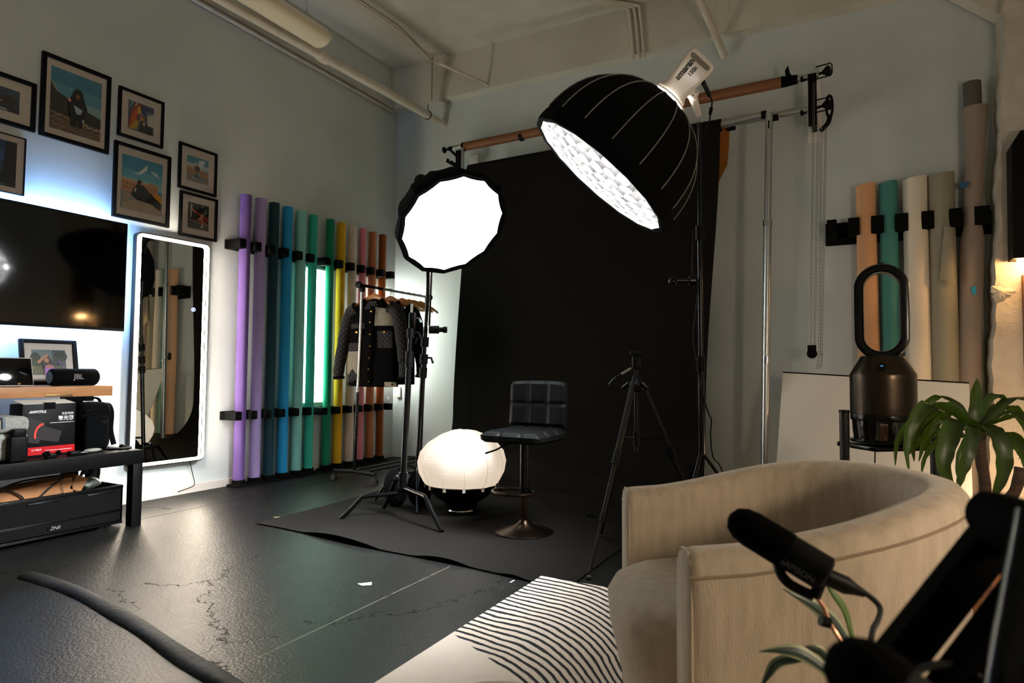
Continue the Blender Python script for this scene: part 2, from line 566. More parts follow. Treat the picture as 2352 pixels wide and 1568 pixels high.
cob = []
for r_ in range(7):
    for c_ in range(8):
        s0 = .012 * r_
        u0 = c_ / 8 + (.06 if r_ % 2 else 0); v0 = .02 + r_ * .036 - c_ * .0105
        if u0 < .96 and v0 > 0: cob.append(('#8a7458' if (r_ + c_) % 3 else '#776349', [(u0, v0 + .004), (min(u0 + .11, 1), v0), (min(u0 + .105, 1), v0 + .027), (u0 + .004, v0 + .03)]))
art_big = [('#2d86a6', SQ), ('#4d9bb4', R4(0, .3, 1, .75)), ('#84b3bd', R4(0, .3, 1, .55)), ('#191a1b', [(0, .2), (0, .78), (.12, .62), (.5, .5), (.7, .44), (1, .38), (1, .1)]),
           ('#cdbd92', [(0, .86), (.03, .8), (.14, .63), (.11, .64)]), ('#8f8a78', [(0, .8), (.1, .64), (.08, .64), (0, .74)]),
           ('#5c4a37', [(0, 0), (1, 0), (1, .1), (0, .3)])] + cob + [
    ('#101214', [(.36, .24), (.62, .2), (.64, .3), (.7, .44), (.6, .68), (.55, .72), (.44, .7), (.32, .5), (.34, .4)]), ('#171310', EL(.51, .66, .1, .09)), ('#7a4a30', EL(.5, .62, .035, .04)),
    ('#c07a55', EL(.34, .53, .03, .03)), ('#8c9499', [(.42, .47), (.6, .42), (.57, .34), (.48, .33)]), ('#0d0e0f', R4(.38, .12, .5, .26)), ('#0d0e0f', R4(.52, .12, .6, .26)), ('#c8b9a0', EL(.62, .24, .015, .03, 8))]
art_a = [('#1d4a63', SQ), ('#12283a', R4(0, 0, 1, .35)), ('#c9d0d2', EL(.42, .72, .2, .13)), ('#b8835f', EL(.42, .55, .14, .12)), ('#39707a', [(.1, .25), (.6, .3), (.75, .5), (.3, .48)]), ('#9eb0b3', [(.05, .1), (.8, .02), (.75, .2), (.2, .3)]), ('#1c1c1e', EL(.8, .5, .16, .2)), ('#b98a6c', EL(.62, .4, .08, .05)), ('#20262a', R4(.55, .12, .8, .24))]
art_b = [('#123a6c', SQ), ('#1f5590', R4(0, .55, 1, .8)), ('#0b0d12', [(0, 0), (1, 0), (1, 1), (.78, 1), (.72, .3), (0, .3)]), ('#a06a50', R4(.1, .2, .5, .62)), ('#c08766', R4(.16, .26, .3, .6)), ('#c08766', R4(.38, .22, .52, .58)), ('#0a0c10', [(.2, .2), (.42, .2), (.44, .55), (.36, .68), (.26, .6)]), ('#0c1016', EL(.5, .68, .12, .08)), ('#2d5a63', [(0, .05), (.8, 0), (.8, .06), (0, .12)])]
art_s1 = [('#20466e', SQ), ('#a3371f', [(0, .05), (.3, .3), (.55, .95), (.25, 1), (.1, .6)]), ('#d1571f', [(.05, .25), (.28, .35), (.42, .75), (.3, .8)]), ('#c79a22', [(0, 0), (.35, .05), (.42, .3), (.3, .42)]), ('#e0c040', [(.35, .6), (.5, .66), (.45, .86), (.36, .9)]), ('#6aa9c2', [(.1, .8), (.2, 1), (.12, 1), (.02, .7)]), ('#e6e0d0', [(.28, .85), (.33, .98), (.3, 1), (.24, .86)]), ('#cfcac0', [(.75, .3), (1, .3), (1, .75), (.72, .68)]), ('#5f90b0', [(.7, .72), (1, .76), (1, .82), (.7, .78)]), ('#101114', [(.42, 0), (1, 0), (.95, .2), (.7, .35), (.5, .3)]), ('#c9976c', EL(.52, .53, .1, .12)), ('#b57d3f', [(.4, .36), (.46, .6), (.5, .5), (.46, .32)]), ('#b57d3f', [(.64, .36), (.62, .58), (.57, .5), (.6, .32)]), ('#1a1a1c', R4(.45, .55, .6, .59)), ('#d7a687', EL(.6, .3, .05, .06))]
art_med = [('#2f93b6', SQ), ('#5aaec5', R4(0, .5, 1, .75)), ('#8fc7d2', R4(0, .45, 1, .6)), ('#e5eef0', [(.25, .68), (.4, .72), (.62, .92), (.6, .8), (.45, .7)]), ('#cfe2e8', [(.68, .82), (.85, .8), (.95, .72), (.8, .74)]),
           ('#c4906a', [(0, .34), (.75, .3), (.9, .36), (.9, .56), (.65, .58), (.6, .54), (0, .55)]), ('#d3a47c', [(0, .52), (.62, .52), (.62, .55), (0, .57)])] + [('#8a5f42', R4(.04 + .075 * i, .46 - .003 * i, .07 + .075 * i, .51 - .003 * i)) for i in range(11)] + [('#8a5f42', R4(.04 + .075 * i, .38 - .003 * i, .07 + .075 * i, .43 - .003 * i)) for i in range(11)] + [
    ('#9a978f', [(0, 0), (1, 0), (1, .22), (0, .34)]), ('#d79a1c', [(.76, .2), (.98, .2), (.97, .38), (.8, .4)]), ('#b8a690', [(0, .08), (.3, .2), (.7, .22), (1, .1), (1, 0), (0, 0)]),
    ('#10161c', [(.2, .28), (.36, .2), (.7, .18), (.96, .08), (.98, .22), (.72, .36), (.6, .44), (.5, .5), (.36, .5), (.26, .36)]), ('#0e1013', EL(.42, .54, .055, .05)), ('#b08060', EL(.46, .52, .03, .035)), ('#c9976f', [(.1, .22), (.22, .24), (.24, .28), (.12, .27)]), ('#d9dde0', [(.3, .4), (.34, .44), (.33, .36), (.29, .34)])]
art_s2 = [('#3c93ae', SQ), ('#bcd6da', R4(0, .55, 1, .72)), ('#e0e8ea', [(.55, .9), (.85, .95), (.75, .7), (.5, .62)]), ('#b88a5c', [(0, .26), (1, .24), (1, .5), (0, .6)]), ('#d0a878', [(0, .56), (1, .46), (1, .5), (0, .6)])] + [('#7d5b3a', R4(.05 + .12 * i, .36, .1 + .12 * i, .44)) for i in range(8)] + [('#8b8880', [(0, 0), (1, 0), (1, .2), (0, .3)]), ('#5b6b7c', [(.4, .34), (.58, .36), (.74, .14), (.7, .06), (.5, .2), (.3, .16), (.34, .3)]), ('#8d9aa8', [(.44, .36), (.56, .36), (.7, .12), (.64, .1)]), ('#4c2f2a', EL(.46, .55, .13, .12)), ('#d0cfc8', EL(.4, .7, .1, .08)), ('#a57554', EL(.42, .64, .05, .05)), ('#c0c4c8', [(.24, .2), (.4, .14), (.38, .1), (.24, .14)])]
art_s3 = [('#3a3a38', SQ), ('#1b241c', [(.45, .5), (1, .4), (1, 1), (.5, 1)])] + [('#9db59a', EL(.7 + .08 * (i % 3), .6 + .11 * (i % 4), .05, .045, 8)) for i in range(6)] + [('#16201a', EL(.7 + .08 * (i % 3), .6 + .11 * (i % 4), .03, .026, 8)) for i in range(6)] + [('#b7b3aa', [(.08, .4), (.16, .42), (.2, .9), (.1, .95)]), ('#6a6965', [(0, 0), (1, 0), (1, .2), (0, .3)]), ('#8b8a86', [(0, .3), (1, .2), (1, .26), (0, .36)]), ('#b52a26', [(.3, .66), (.62, .5), (.98, .38), (.95, .5), (.66, .56), (.34, .72)]), ('#c8806a', [(.12, .74), (.3, .6), (.36, .66), (.2, .78)]), ('#c48a73', [(.4, .36), (.85, .3), (.7, .44), (.56, .5)]), ('#ad5148', [(.5, .28), (.76, .22), (.9, .34), (.6, .4)]), ('#d1a088', EL(.64, .53, .06, .07)), ('#b48a5c', EL(.64, .59, .07, .05)), ('#ddd5cd', EL(.66, .14, .06, .05)), ('#c48a73', [(.66, .3), (.74, .3), (.72, .16), (.64, .16)])]
WG = 'framed photographs on the left wall'
picture('largest framed photograph, a dark hooded figure above cobblestones', WG, -4.138, -3.645, 2.787, 3.41, .03, (.035, .05), art_big)
picture('framed photograph cut off by the left picture edge, beside the largest one', WG, -4.72, -4.166, 2.79, 3.144, .03, (.07, .065), art_a)
picture('thin framed dark blue night photograph, directly above the television', WG, -4.62, -4.219, 2.313, 2.725, .006, (.045, .04), art_b)
picture('framed photograph of a blond figure before bright graffiti, upper right of the largest', WG, -3.58, -3.196, 2.972, 3.374, .022, (.062, .06), art_s1)
picture('framed photograph of a seated man in black before a tan palace', WG, -3.6, -3.118, 2.305, 2.922, .028, (.04, .06), art_med)
picture('small framed photograph of a running figure, upper one of the right pair', WG, -3.044, -2.665, 2.682, 3.088, .022, (.06, .068), art_s2)
picture('small framed photograph of a figure in red on steps, lower of the right pair', WG, -3.022, -2.647, 2.267, 2.662, .022, (.062, .06), art_s3)

# ---------------------------------------------------------------- television
yR, yL = -3.525, -5.05
zT, zB = 2.248, 1.386
t = thing('television', 'large flat television on the left wall with blue light glowing behind it', 'television', (0, (yR + yL) / 2, zB))
tvb = G().bx(.075, .112, yL, yR, zB, zT, .006).out('body', BLK, t)
G().bx(.1122, .1136, yL + .008, yR - .008, zB + .022, zT - .008).out('screen', M('tv_screen', '#020203', .06, spec=.7), t)
G().bx(0, .076, yL + .35, yR - .35, zB + .25, zT - .25).out('wall_mount', BLK, t)
em = M('cool_led', '#cfe4ff', emit=('#8cc0ff', E_TV))
g = G()
g.bx(.062, .068, yL + .1, yR - .09, zT - .085, zT - .07); g.bx(.062, .068, yL + .1, yR - .09, zB + .07, zB + .085); g.bx(.062, .068, yR - .1, yR - .085, zB + .07, zT - .07)
g.out('light_strip', em, tvb, label='blue white light strip on the back of the television')

# ---------------------------------------------------------------- lit mirror
y0, y1, z0, z1 = -3.42, -2.766, .285, 2.215
t = thing('mirror', 'tall rounded mirror framed by a glowing warm light strip on the left wall', 'mirror', (0, (y0 + y1) / 2, z0))


def rrect(y0, y1, z0, z1, r, x, n=6):
    o = []
    for cy, cz, a in ((y1 - r, z1 - r, 0), (y0 + r, z1 - r, 1), (y0 + r, z0 + r, 2), (y1 - r, z0 + r, 3)):
        for i in range(n + 1):
            q = math.pi / 2 * (a + i / n)
            o.append(Vector((x, cy + r * math.cos(q), cz + r * math.sin(q))))
    return o


def band(g, a, b, r0, r1, x):
    A, B = rrect(*a, r0, x), rrect(*b, r1, x); n = len(A)
    g.add(A + B, [[i, (i + 1) % n, n + (i + 1) % n, n + i] for i in range(n)])


g = G()
o1 = (y0, y1, z0, z1)
g.rings([rrect(*o1, .04, .012), rrect(*o1, .04, .066)], True, True, False)
i1 = (y0 + .012, y1 - .012, z0 + .012, z1 - .012)
g2 = G(); band(g2, o1, i1, .04, .03, .066); g.add(g2.v, g2.f)
g3 = G().rings([rrect(*i1, .03, .066), rrect(*i1, .03, .056)], True, False, False); g.add(g3.v, g3.f)
g.out('frame', STL, t)
g = G(); band(g, i1, (y0 + .1, y1 - .1, z0 + .1, z1 - .1), .03, .02, .057)
g.poly(rrect(y0 + .1, y1 - .1, z0 + .1, z1 - .1, .02, .057))
g.out('glass', M('mirror_glass', '#dfe4e0', .012, 1), t, smooth=False)
i2 = (y0 + .022, y1 - .022, z0 + .022, z1 - .022)
g = G().tube(rrect(*i2, .03, .08), .0085, 10, True)
g.out('light_strip', M('warm_led', '#fff0d8', emit=('#fff0dd', E_MIRROR)), t, label='glowing warm white light strip')
q = at(443, 711, x=.066)
G().tube([q + Vector((0, math.cos(a) * .012, math.sin(a) * .014)) for a in [i * math.pi / 8 for i in range(16)]], .0022, 6, True).out('touch_button', M('button_ring', '#cfd8ff', emit=('#8f9cff', 2.5)), t)
t.rotation_euler = (0, 0, -.04)
t.location.x += .012
q0 = Vector((.02, -2.86, .29)); q1 = at(445, 1110, x=.014); q2 = at(437, 1118, x=.02); q3 = at(408, 1129, x=.03)
G().tube(spline([q0, lerp(q0, q1, .5), q1, q2, q3], 5), .0035, 6).out('power_cord', BLK, t)

# ---------------------------------------------------------------- paper rolls on the left wall
RY = [-2.400, -2.223, -2.058, -1.883, -1.700, -1.531, -1.274, -1.100, -.914, -.737, -.563, -.378]
RC = [('#6b5292', 'deep violet'), ('#a290c6', 'pale lavender'), ('#10343d', 'very dark teal'), ('#1d8cc2', 'bright blue'), ('#83c8c2', 'pale aqua'), ('#37b7a2', 'turquoise'), ('#128262', 'green'), ('#e2b022', 'yellow'), ('#e4d6c9', 'off white'), ('#e08a96', 'pink'), ('#b5754f', 'tan brown'), ('#8c4a1e', 'rust brown')]
LW = 'paper rolls standing along the left wall'
RX = .10
for i, y in enumerate(RY):
    r = [.052, .051, .05, .05, .052, .047, .045, .049, .05, .043, .047, .045][i]
    m = M('roll_paper', RC[i][0], .7, spec=.25)
    t = thing('paper_roll', RC[i][1] + ' paper roll standing upright in the wall rack' + (', leftmost of the row' if i == 0 else ', last before the corner' if i == 11 else ''), 'paper roll', (RX, y, .045), LW)
    zt = 2.76 + random.uniform(-.006, .006)
    n = 28
    rs = []
    for z in (.045, .9, 1.9, zt): rs.append([Vector((RX + math.cos(2 * math.pi * j / n) * r, y + math.sin(2 * math.pi * j / n) * r, z)) for j in range(n)])
    rs.append([Vector((RX + math.cos(2 * math.pi * j / n) * (r - .012), y + math.sin(2 * math.pi * j / n) * (r - .012), zt)) for j in range(n)])
    rs.append([Vector((RX + math.cos(2 * math.pi * j / n) * (r - .012), y + math.sin(2 * math.pi * j / n) * (r - .012), zt - .12)) for j in range(n)])
    pp = G().rings(rs).out('paper', m, t)
    G().lathe([(r - .013, 0), (r - .013, .1), (r - .016, .1), (r - .016, .01)], (RX, y, zt - .112), n=20).out('core_tube', CARD, t)


def rack(label, ys, z0, z1, ya, yb):
    t = thing('roll_rack', label, 'roll rack', (0, (ya + yb) / 2, z0), 'black roll racks on the left wall')
    G().bx(0, .03, ya, yb, z0, z1, .003).out('back_rail', BLKM, t)
    for y in ys: G().bx(.028, .2, y - .036, y + .036, z0, z1, .004).out('prong', BLKM, t)


pr = [y - .098 for y in RY]
rack('black rack holding the upper end of the violet to turquoise rolls', pr[:6], 2.225, 2.312, pr[0] - .05, RY[5] + .06)
rack('black rack holding the upper end of the green to rust brown rolls', [RY[6] - .12] + pr[7:] + [RY[11] + .085], 2.225, 2.312, RY[6] - .17, RY[11] + .13)
rack('black rack holding the lower part of the violet to turquoise rolls', pr[:6], .622, .702, pr[0] - .05, RY[5] + .06)
rack('black rack holding the lower part of the green to rust brown rolls', [RY[6] - .12] + pr[7:] + [RY[11] + .085], .612, .69, RY[6] - .17, RY[11] + .13)
for lab, ys in (('black floor cradle under the violet to turquoise rolls', RY[:6]), ('black floor cradle under the green to rust brown rolls', RY[6:])):
    t = thing('roll_cradle', lab, 'roll stand', (RX, (ys[0] + ys[-1]) / 2, 0), 'floor cradles under the left rolls')
    G().bx(.02, .17, ys[0] - .07, ys[-1] + .07, 0, .018, .004).out('base_plate', BLKM, t)
    for y in ys: G().lathe([(.06, .018), (.06, .06), (.055, .06), (.055, .043), (.001, .043)], (RX, y, 0), n=20, cap=False).out('cup', BLKM, t)

# light panel behind the rolls, in the gap between turquoise and green
yA, yB = RY[5] - .02, RY[6] + .02
t = thing('wall_light', 'glowing greenish white light panel on the wall between turquoise and green rolls', 'light panel', (0, (yA + yB) / 2, .74))
G().bx(.003, .022, yA, yB, .735, 2.2, .003).out('housing', WHTP, t)
G().bx(.0221, .0245, yA + .005, yB - .005, .742, 2.193).out('diffuser', M('panel_glow', '#ffffff', emit=('#d2ffee', E_TUBE)), t)
# LED tube behind the rust brown roll
t = thing('light_tube', 'bright white light tube behind the rust brown roll near the corner', 'light tube', (.03, -.335, .95))
G().cyl((.03, -.31, .95), (.03, -.31, 2.1), .013).out('tube', M('tube_glow', '#ffffff', emit=('#f6fff6', E_CORNER)), t)
for z in (.94, 2.1): G().cyl((.03, -.31, z - .015), (.03, -.31, z + .015), .016).out('end_cap', WHTP, t)
pl = at(916, 905, y=-.012)
g = G().bx(pl.x - .035, pl.x + .035, -.03, -.001, pl.z - .04, pl.z + .09, .005)
t = thing('power_adapter', 'small white plug adapter with thin looping cord on the back wall near corner', 'adapter', (pl.x, 0, pl.z))
g.out('adapter_body', WHTP, t)
G().tube(spline([pl + Vector((0, -.02, -.03)), at(912, 925, y=-.02), at(900, 937, y=-.03), at(885, 932, y=-.05), Vector((.05, -.15, .72)), at(886, 905, y=-.06), at(879, 915, y=-.1), Vector((.03, -.305, .95))], 6), .003, 6).out('cord', WHTP, t)


# ---------------------------------------------------------------- desk and low table at the left
t = thing('wall_desk', 'narrow light wood desk top on black legs under the television', 'desk', (.24, -4.4, 0))
G().bx(.04, .45, -5.6, -3.798, .897, .968, .003).out('desk_top', WOODT, t)
G().bx(.45, .4535, -4.24, -4.07, .898, .917, .001).out('badge', M('dull_brass', '#7b6139', .4, .6), t)
for y in (-3.9, -5.4):
    G().bx(.09, .16, y - .045, y + .045, 0, .897, .003).out('leg', BLK, t)
G().bx(.05, .4, -3.945, -3.9, .86, .897).out('crossbar', BLK, t)
t = thing('low_table', 'low black metal table crowded with camera gear in front of the wood desk', 'table', (.5, -4.5, 0))
G().bx(.2, .785, -5.6, -3.764, .43, .525, .004).out('table_top', BLK, t)
for x in (.715, .2):
    for y in (-3.834, -5.5): G().bx(x, x + .07, y, y + .07, 0, .43, .003).out('leg', BLK, t)
# black road case under it
t = thing('road_case', 'open black road case of cables under the low table', 'case', (.48, -4.5, 0))
g = G()
x0, x1, ya, yb, zt = .30, .70, -5.4, -3.85, .285
g.bx(x0, x1, ya, yb, .025, .045); g.bx(x0, x0 + .012, ya, yb, .04, zt); g.bx(x1 - .012, x1, ya, yb, .04, zt); g.bx(x0, x1, ya, ya + .012, .04, zt); g.bx(x0, x1, yb - .012, yb, .04, zt)
g.out('shell', BLK, t)
for z in (zt - .012, .115, .03): G().bx(x1, x1 + .006, ya, yb, z - .007, z + .007, .002).out('edge_strip', BLKG, t)
for x, y in ((x0 + .04, ya + .08), (x1 - .04, ya + .08), (x0 + .04, yb - .08), (x1 - .04, yb - .08)): G().cyl((x - .012, y, .0255), (x + .012, y, .0255), .025).out('foot', RUB, t)
for y in (-4.0, -4.35): G().bx(x1, x1 + .009, y - .09, y + .09, .243, .252, .002).out('latch', STL, t)
clb = G().bx(x1, x1 + .004, -4.32, -4.24, .06, .09).out('case_label', BLKM, t)
text('ZN8', M('faded_ink', '#8b8d84', .7), clb, (x1 + .0065, -4.28, .075), (0, 1, 0), (0, 0, 1), .03, ext=.0003, shear=.3)
# things lying in the road case
cbx = thing('cardboard_box', 'long open brown cardboard box lying in the black road case', 'box', (.46, -4.3, .2))
Rb = Matrix.Rotation(.1, 3, 'X')
G().box((.49, -4.42, .275), (.17, .62, .12), Rb, .003).out('box_body', CARD, cbx)
G().box((.49, -4.075, .315), (.17, .08, .1), Matrix.Rotation(-.5, 3, 'X'), .002).out('flap', CARD, cbx)
text('Amaran', M('box_ink', '#3a2a1c', .8), cbx, (.577, -4.18, .30), (0, .2, -1), (0, 1, .2), .036, name='lettering')
g = G()
for k, (y, z, s) in enumerate([(-4.55, .30, 1), (-4.66, .29, -1)]):
    g.tube(spline([(.585, y - .12, .25), (.59, y - .06, z + .02), (.59, y + .05, z + .035 * s), (.588, y + .14, z - .03), (.585, y + .05, z - .05), (.588, y - .04, z + .0)], 6), .005, 6)
g.tube(spline([(.585, -4.33, .25), (.585, -4.24, .33), (.54, -4.15, .375), (.47, -4.2, .37), (.4, -4.35, .35), (.36, -4.5, .29)], 6), .006, 6)
tag(g.out('cable', RUB, origin=(.585, -4.5, .25)), 'tangled black cables over the cardboard box in the road case', 'cable', kind='thing')
g = G()
g.tube(spline([(.42, -3.99, .29), (.44, -3.98, .37), (.44, -3.93, .43), (.45, -3.88, .40), (.45, -3.88, .32), (.45, -3.93, .27)], 6), .009, 8)
g.box((.45, -3.97, .375), (.03, .03, .04), Matrix.Rotation(.4, 3, 'X'), .004)
tag(g.out('audio_cable', RUB, origin=(.45, -3.93, .27)), 'thick black cable looping up at the right end of the road case', 'cable')
g = G()
def bagf(u, v):
    a = u * 2 * math.pi; r = math.sin(max(.02, v) * math.pi * .92)
    return Vector((.5 + .07 * r * math.cos(a), -3.985 + .095 * r * math.sin(a) * (1 + .12 * math.sin(3 * a)), .25 + .09 * v + .01 * math.sin(5 * a) * r))
g.grid(bagf, 24, 10)
tag(g.out('plastic_bag', M('clear_plastic', '#8f958d', .12, trans=.35, bump=(40, .8)), origin=(.5, -3.985, .25)), 'crumpled clear plastic bag in the road case beside the cardboard box', 'bag')

# grey foam case
t = thing('foam_case', 'speckled grey foam carry case at the left edge of the low table', 'case', (.6, -4.72, .526))
FOAM = M('grey_foam', '#a3a49e', .9, noise=(160, '#6f706c'), bump=(160, .4))
cx, cy = .57, -4.66
g = G().box((cx, cy, .526 + .088), (.3, .42, .165), None, .03, 3); fs_ = g.out('lower_shell', FOAM, t)
G().box((cx, cy, .526 + .222), (.305, .425, .098), None, .035, 4).out('lid', FOAM, t)
G().bx(cx + .145, cx + .156, cy - .02, cy + .05, .526 + .12, .526 + .2, .004).out('latch', BLK, fs_)
G().tube([(cx + .12, cy + .06, .526 + .272), (cx + .152, cy + .065, .526 + .262), (cx + .159, cy + .066, .526 + .235), (cx + .156, cy + .066, .526 + .205)], .010, 8, flat=.5).out('strap', M('blue_grey_strap', '#5d6a72', .7), t)

# spotlight box: faces +x, printed front
yA, yB, zA, zB2 = -4.44, -4.125, .526, .882
t = thing('product_box', 'black and red printed box with white lettering between foam case and camera bag', 'box', (.54, -4.28, .526))
FX = .60
PBK = M('box_black', '#09090b', .5, spec=.15)
bxt = t
t = G().bx(.44, FX, yA, yB, zA, zB2 - .02, .002).out('carton', PBK, bxt)
g = G()
g.poly([(FX - .002, yA + .004, zB2 - .02), (FX - .002, yB - .004, zB2 - .02), (.46, yB - .004, zB2 + .0), (.46, yA + .004, zB2 + .0)], (0, 0, .003))
g.out('lid_flap', M('carton_grey', '#bdb9b2', .7), bxt)
G().bx(FX - .03, FX + .002, -4.32, -4.25, zB2 - .055, zB2 - .012, .003).out('carry_strap', BLKM, bxt)
G().bx(FX, FX + .0012, yA, yB, zA + .012, zA + .062).out('red_stripe', M('carton_red', '#b00d16', .5, spec=.2), t)
g = G()
ax = Vector((0, .88, -.25)).normalized()
for (a, b, r0, r1) in ((-.02, .06, .085, .07), (.06, .09, .072, .066), (.09, .2, .045, .036)):
    p0 = Vector((FX + .001, yA + .03, .70)) + ax * a; p1 = Vector((FX + .001, yA + .03, .70)) + ax * b
    n_ = Vector((0, ax.z, -ax.y))
    g.poly([p0 + n_ * r0, p0 - n_ * r0, p1 - n_ * r1, p1 + n_ * r1], (.001, 0, 0))
g.out('printed_lamp', M('print_grey', '#2b2829', .5, spec=.2), t)
g = G()
cc = Vector((FX + .0026, yA + .13, .665))
for i in range(9):
    a0_ = 1.75 + i * .19; a1_ = a0_ + .19
    g.poly([cc + Vector((0, math.cos(a) * r, math.sin(a) * r * 1.25)) for a, r in ((a0_, .062), (a0_, .05), (a1_, .05), (a1_, .062))], (.0008, 0, 0))
g.out('printed_ring', M('print_red', '#d2301c', .5), t)
INK = M('white_ink', '#e8e6e2', .6)
text('AMBITFUL', INK, t, (FX + .001, yA + .085, zB2 - .07), (0, 1, 0), (0, 0, 1), .022, shear=.35, bold=.0006)
text('\u5149\u5f71\u8c03\u7126', INK, t, (FX + .001, yB - .05, zB2 - .087), (0, 1, 0), (0, 0, 1), .019)
text('\u805a\u5149\u7b52', INK, t, (FX + .001, yB - .06, zB2 - .118), (0, 1, 0), (0, 0, 1), .032, bold=.0006)
G().bx(FX, FX + .001, yB - .155, yB - .01, zB2 - .145, zB2 - .142).out('printed_rule', INK, t)
text('15 PRO', INK, t, (FX + .002, yA + .085, zA + .043), (0, 1, 0), (0, 0, 1), .018)
G().bx(FX + .0012, FX + .002, yA + .14, yB - .02, zA + .034, zA + .037).out('printed_rule', INK, t)

# camera bag
t = thing('camera_bag', 'black padded camera bag with shoulder strap at the right of the low table', 'bag', (.48, -3.98, .526))
g = G().box((.50, -3.985, .526 + .168), (.22, .21, .33), None, .05, 4); g.out('main_body', BLKF, t)
fpk = G().box((.615, -4.0, .526 + .125), (.05, .16, .235), None, .022, 3).out('front_pocket', BLKF, t)
G().box((.40, -3.875, .526 + .16), (.18, .10, .31), Matrix.Rotation(.06, 3, 'X'), .04, 4).out('side_pouch', BLKF, t)
G().tube(spline([(.52, -4.06, .85), (.53, -4.03, .885), (.53, -3.95, .885), (.52, -3.92, .85)], 6), .012, 8, flat=.6).out('handle', BLKF, t)
G().tube(spline([(.45, -3.86, .84), (.53, -3.87, .84), (.585, -3.88, .78), (.60, -3.89, .66), (.61, -3.87, .56)], 6), .018, 8, flat=.35).out('strap', BLKF, t)
G().tube(spline([(.613, -4.07, .80), (.6135, -4.0, .81), (.613, -3.92, .8)], 4), .004, 6).out('zip', STL, t)
G().poly([(.6405, -3.985, .735), (.6405, -3.925, .735), (.6405, -3.955, .71)], (.001, 0, 0)).out('badge', STL, fpk)
# headphones on the table corner
t = thing('headphones', 'small folded black headphones at the right corner of the low table', 'headphones', (.62, -3.88, .526))
G().tube(spline([(.68, -3.95, .537), (.735, -3.92, .54), (.75, -3.86, .54), (.71, -3.81, .54), (.66, -3.82, .537)], 6), .011, 8, flat=.9).out('band', BLK, t)
for p_ in ((.665, -3.955, .545), (.645, -3.83, .545)): G().ball(p_, .022, (1, 1, .8), 12, 8).out('earpiece', BLKG, t)
# camera parts lying at the front of the table
def small(name, lab, cat, parts, org):
    t = thing(name, lab, cat, org)
    for nm, g_, m_ in parts: g_.out(nm, m_, t)
small('battery_grip', 'upright black battery grip in front of the grey foam case', 'battery', [('body', G().box((.75, -4.53, .605), (.05, .1, .155), None, .012, 3), BLK), ('top_plate', G().box((.745, -4.525, .70), (.045, .075, .05), None, .01, 2), BLK)], (.75, -4.53, .526))
small('mount_clamp', 'small black knobbed clamp lying before the red stripe of the box', 'clamp', [('knob', G().cyl((.72, -4.37, .545), (.74, -4.345, .56), .018), BLK), ('body', G().box((.72, -4.33, .54), (.04, .06, .028), None, .006), BLK), ('screw', G().cyl((.71, -4.3, .54), (.735, -4.285, .562), .013), BLKG)], (.72, -4.33, .526))
small('cable_adapter', 'small black cable adapter lying between clamp and headphones', 'adapter', [('body', G().box((.72, -4.19, .541), (.05, .07, .03), None, .009), BLK), ('plug', G().cyl((.735, -4.16, .54), (.74, -4.115, .54), .009), BLKG)], (.72, -4.19, .526))
small('reading_glasses', 'pale clear glasses case lying before the camera bag', 'glasses case', [('lid', G().ball((.66, -4.04, .541), .02, (1.2, 3.0, .7), 14, 8), M('pale_clear', '#b5b3aa', .15, trans=.4))], (.66, -4.04, .526))

# things on the wood desk
y0, y1, z0 = -4.235, -3.86, .969
art_d = [('#4a5b58', SQ), ('#7d8f97', R4(0, .55, .6, 1)), ('#35443a', EL(.85, .75, .2, .22)), ('#3b4a34', EL(.1, .6, .16, .3)), ('#6d6f4a', R4(0, 0, 1, .35))] + [('#232a2c', [(u, 0), (u + .008, 0), (u + .33, 1), (u + .322, 1)]) for u in (-.25 + .085 * i for i in range(15)) if 0 <= u and u + .33 <= 1] + [('#232a2c', [(u, 1), (u + .008, 1), (u + .33, 0), (u + .322, 0)]) for u in (-.25 + .085 * i for i in range(15)) if 0 <= u and u + .33 <= 1] + [
    ('#2c1a16', [(.3, .25), (.55, .2), (.56, .55), (.46, .75), (.34, .7), (.28, .5)]), ('#b5805f', EL(.41, .58, .07, .1)), ('#c08a68', [(.12, .5), (.3, .72), (.44, .84), (.46, .74), (.34, .64), (.2, .44)]), ('#b5795c', [(.34, .2), (.6, .18), (.62, .36), (.46, .42), (.36, .36)]), ('#b06fb8', [(.32, .0), (.66, .0), (.66, .24), (.54, .32), (.44, .26), (.36, .34)]), ('#b5795c', [(.6, .2), (.78, .02), (.84, .06), (.68, .3)]), ('#8a4aa0', [(.84, .0), (.98, .0), (.96, .3), (.88, .36)]), ('#7a3f93', EL(.78, .5, .05, .06))]
tp = picture('framed photograph of a woman in lilac leaning on the wood desk', 'framed photograph on the desk', y0, y1, z0, z0 + .33, .026, (.05, .047), art_d, tilt=(.115, .2))
t = thing('bluetooth_speaker', 'black rounded portable speaker before the leaning framed photograph', 'speaker', (.3, -4.0, .969))
g = G()
SY0, SY1 = -4.16, -3.85
sy = [(0, .72), (.015, .9), (.05, 1), (.95, 1), (.985, .9), (1, .72)]
rs = []
for q, k in sy:
    y = lerp(SY0, SY1, q)
    rs.append([Vector((.33 + math.cos(a) * .055 * k, y, .969 + .061 + math.sin(a) * .06 * k)) for a in [2 * math.pi * j / 28 for j in range(28)]])
spb = g.rings(rs).out('body', BLKF, t)
for y in (SY0 + .005, SY1 - .005): G().cyl((.33, y - .008, 1.03), (.33, y + .008, 1.03), .043, n=24).out('end_cap', BLKG, t)
G().bx(.28, .38, SY0 + .05, SY1 - .05, .969, .974).out('foot', RUB, t)
text('JBL', M('speaker_badge', '#77706d', .4), spb, (.3865, -4.0, 1.033), (0, 1, 0), (0, 0, 1), .05, bold=.001)
t = thing('tablet', 'black tablet with pale rim standing at the left end of the desk', 'tablet', (.3, -4.42, .969))
Rt = Matrix.Rotation(-.25, 3, 'Y')
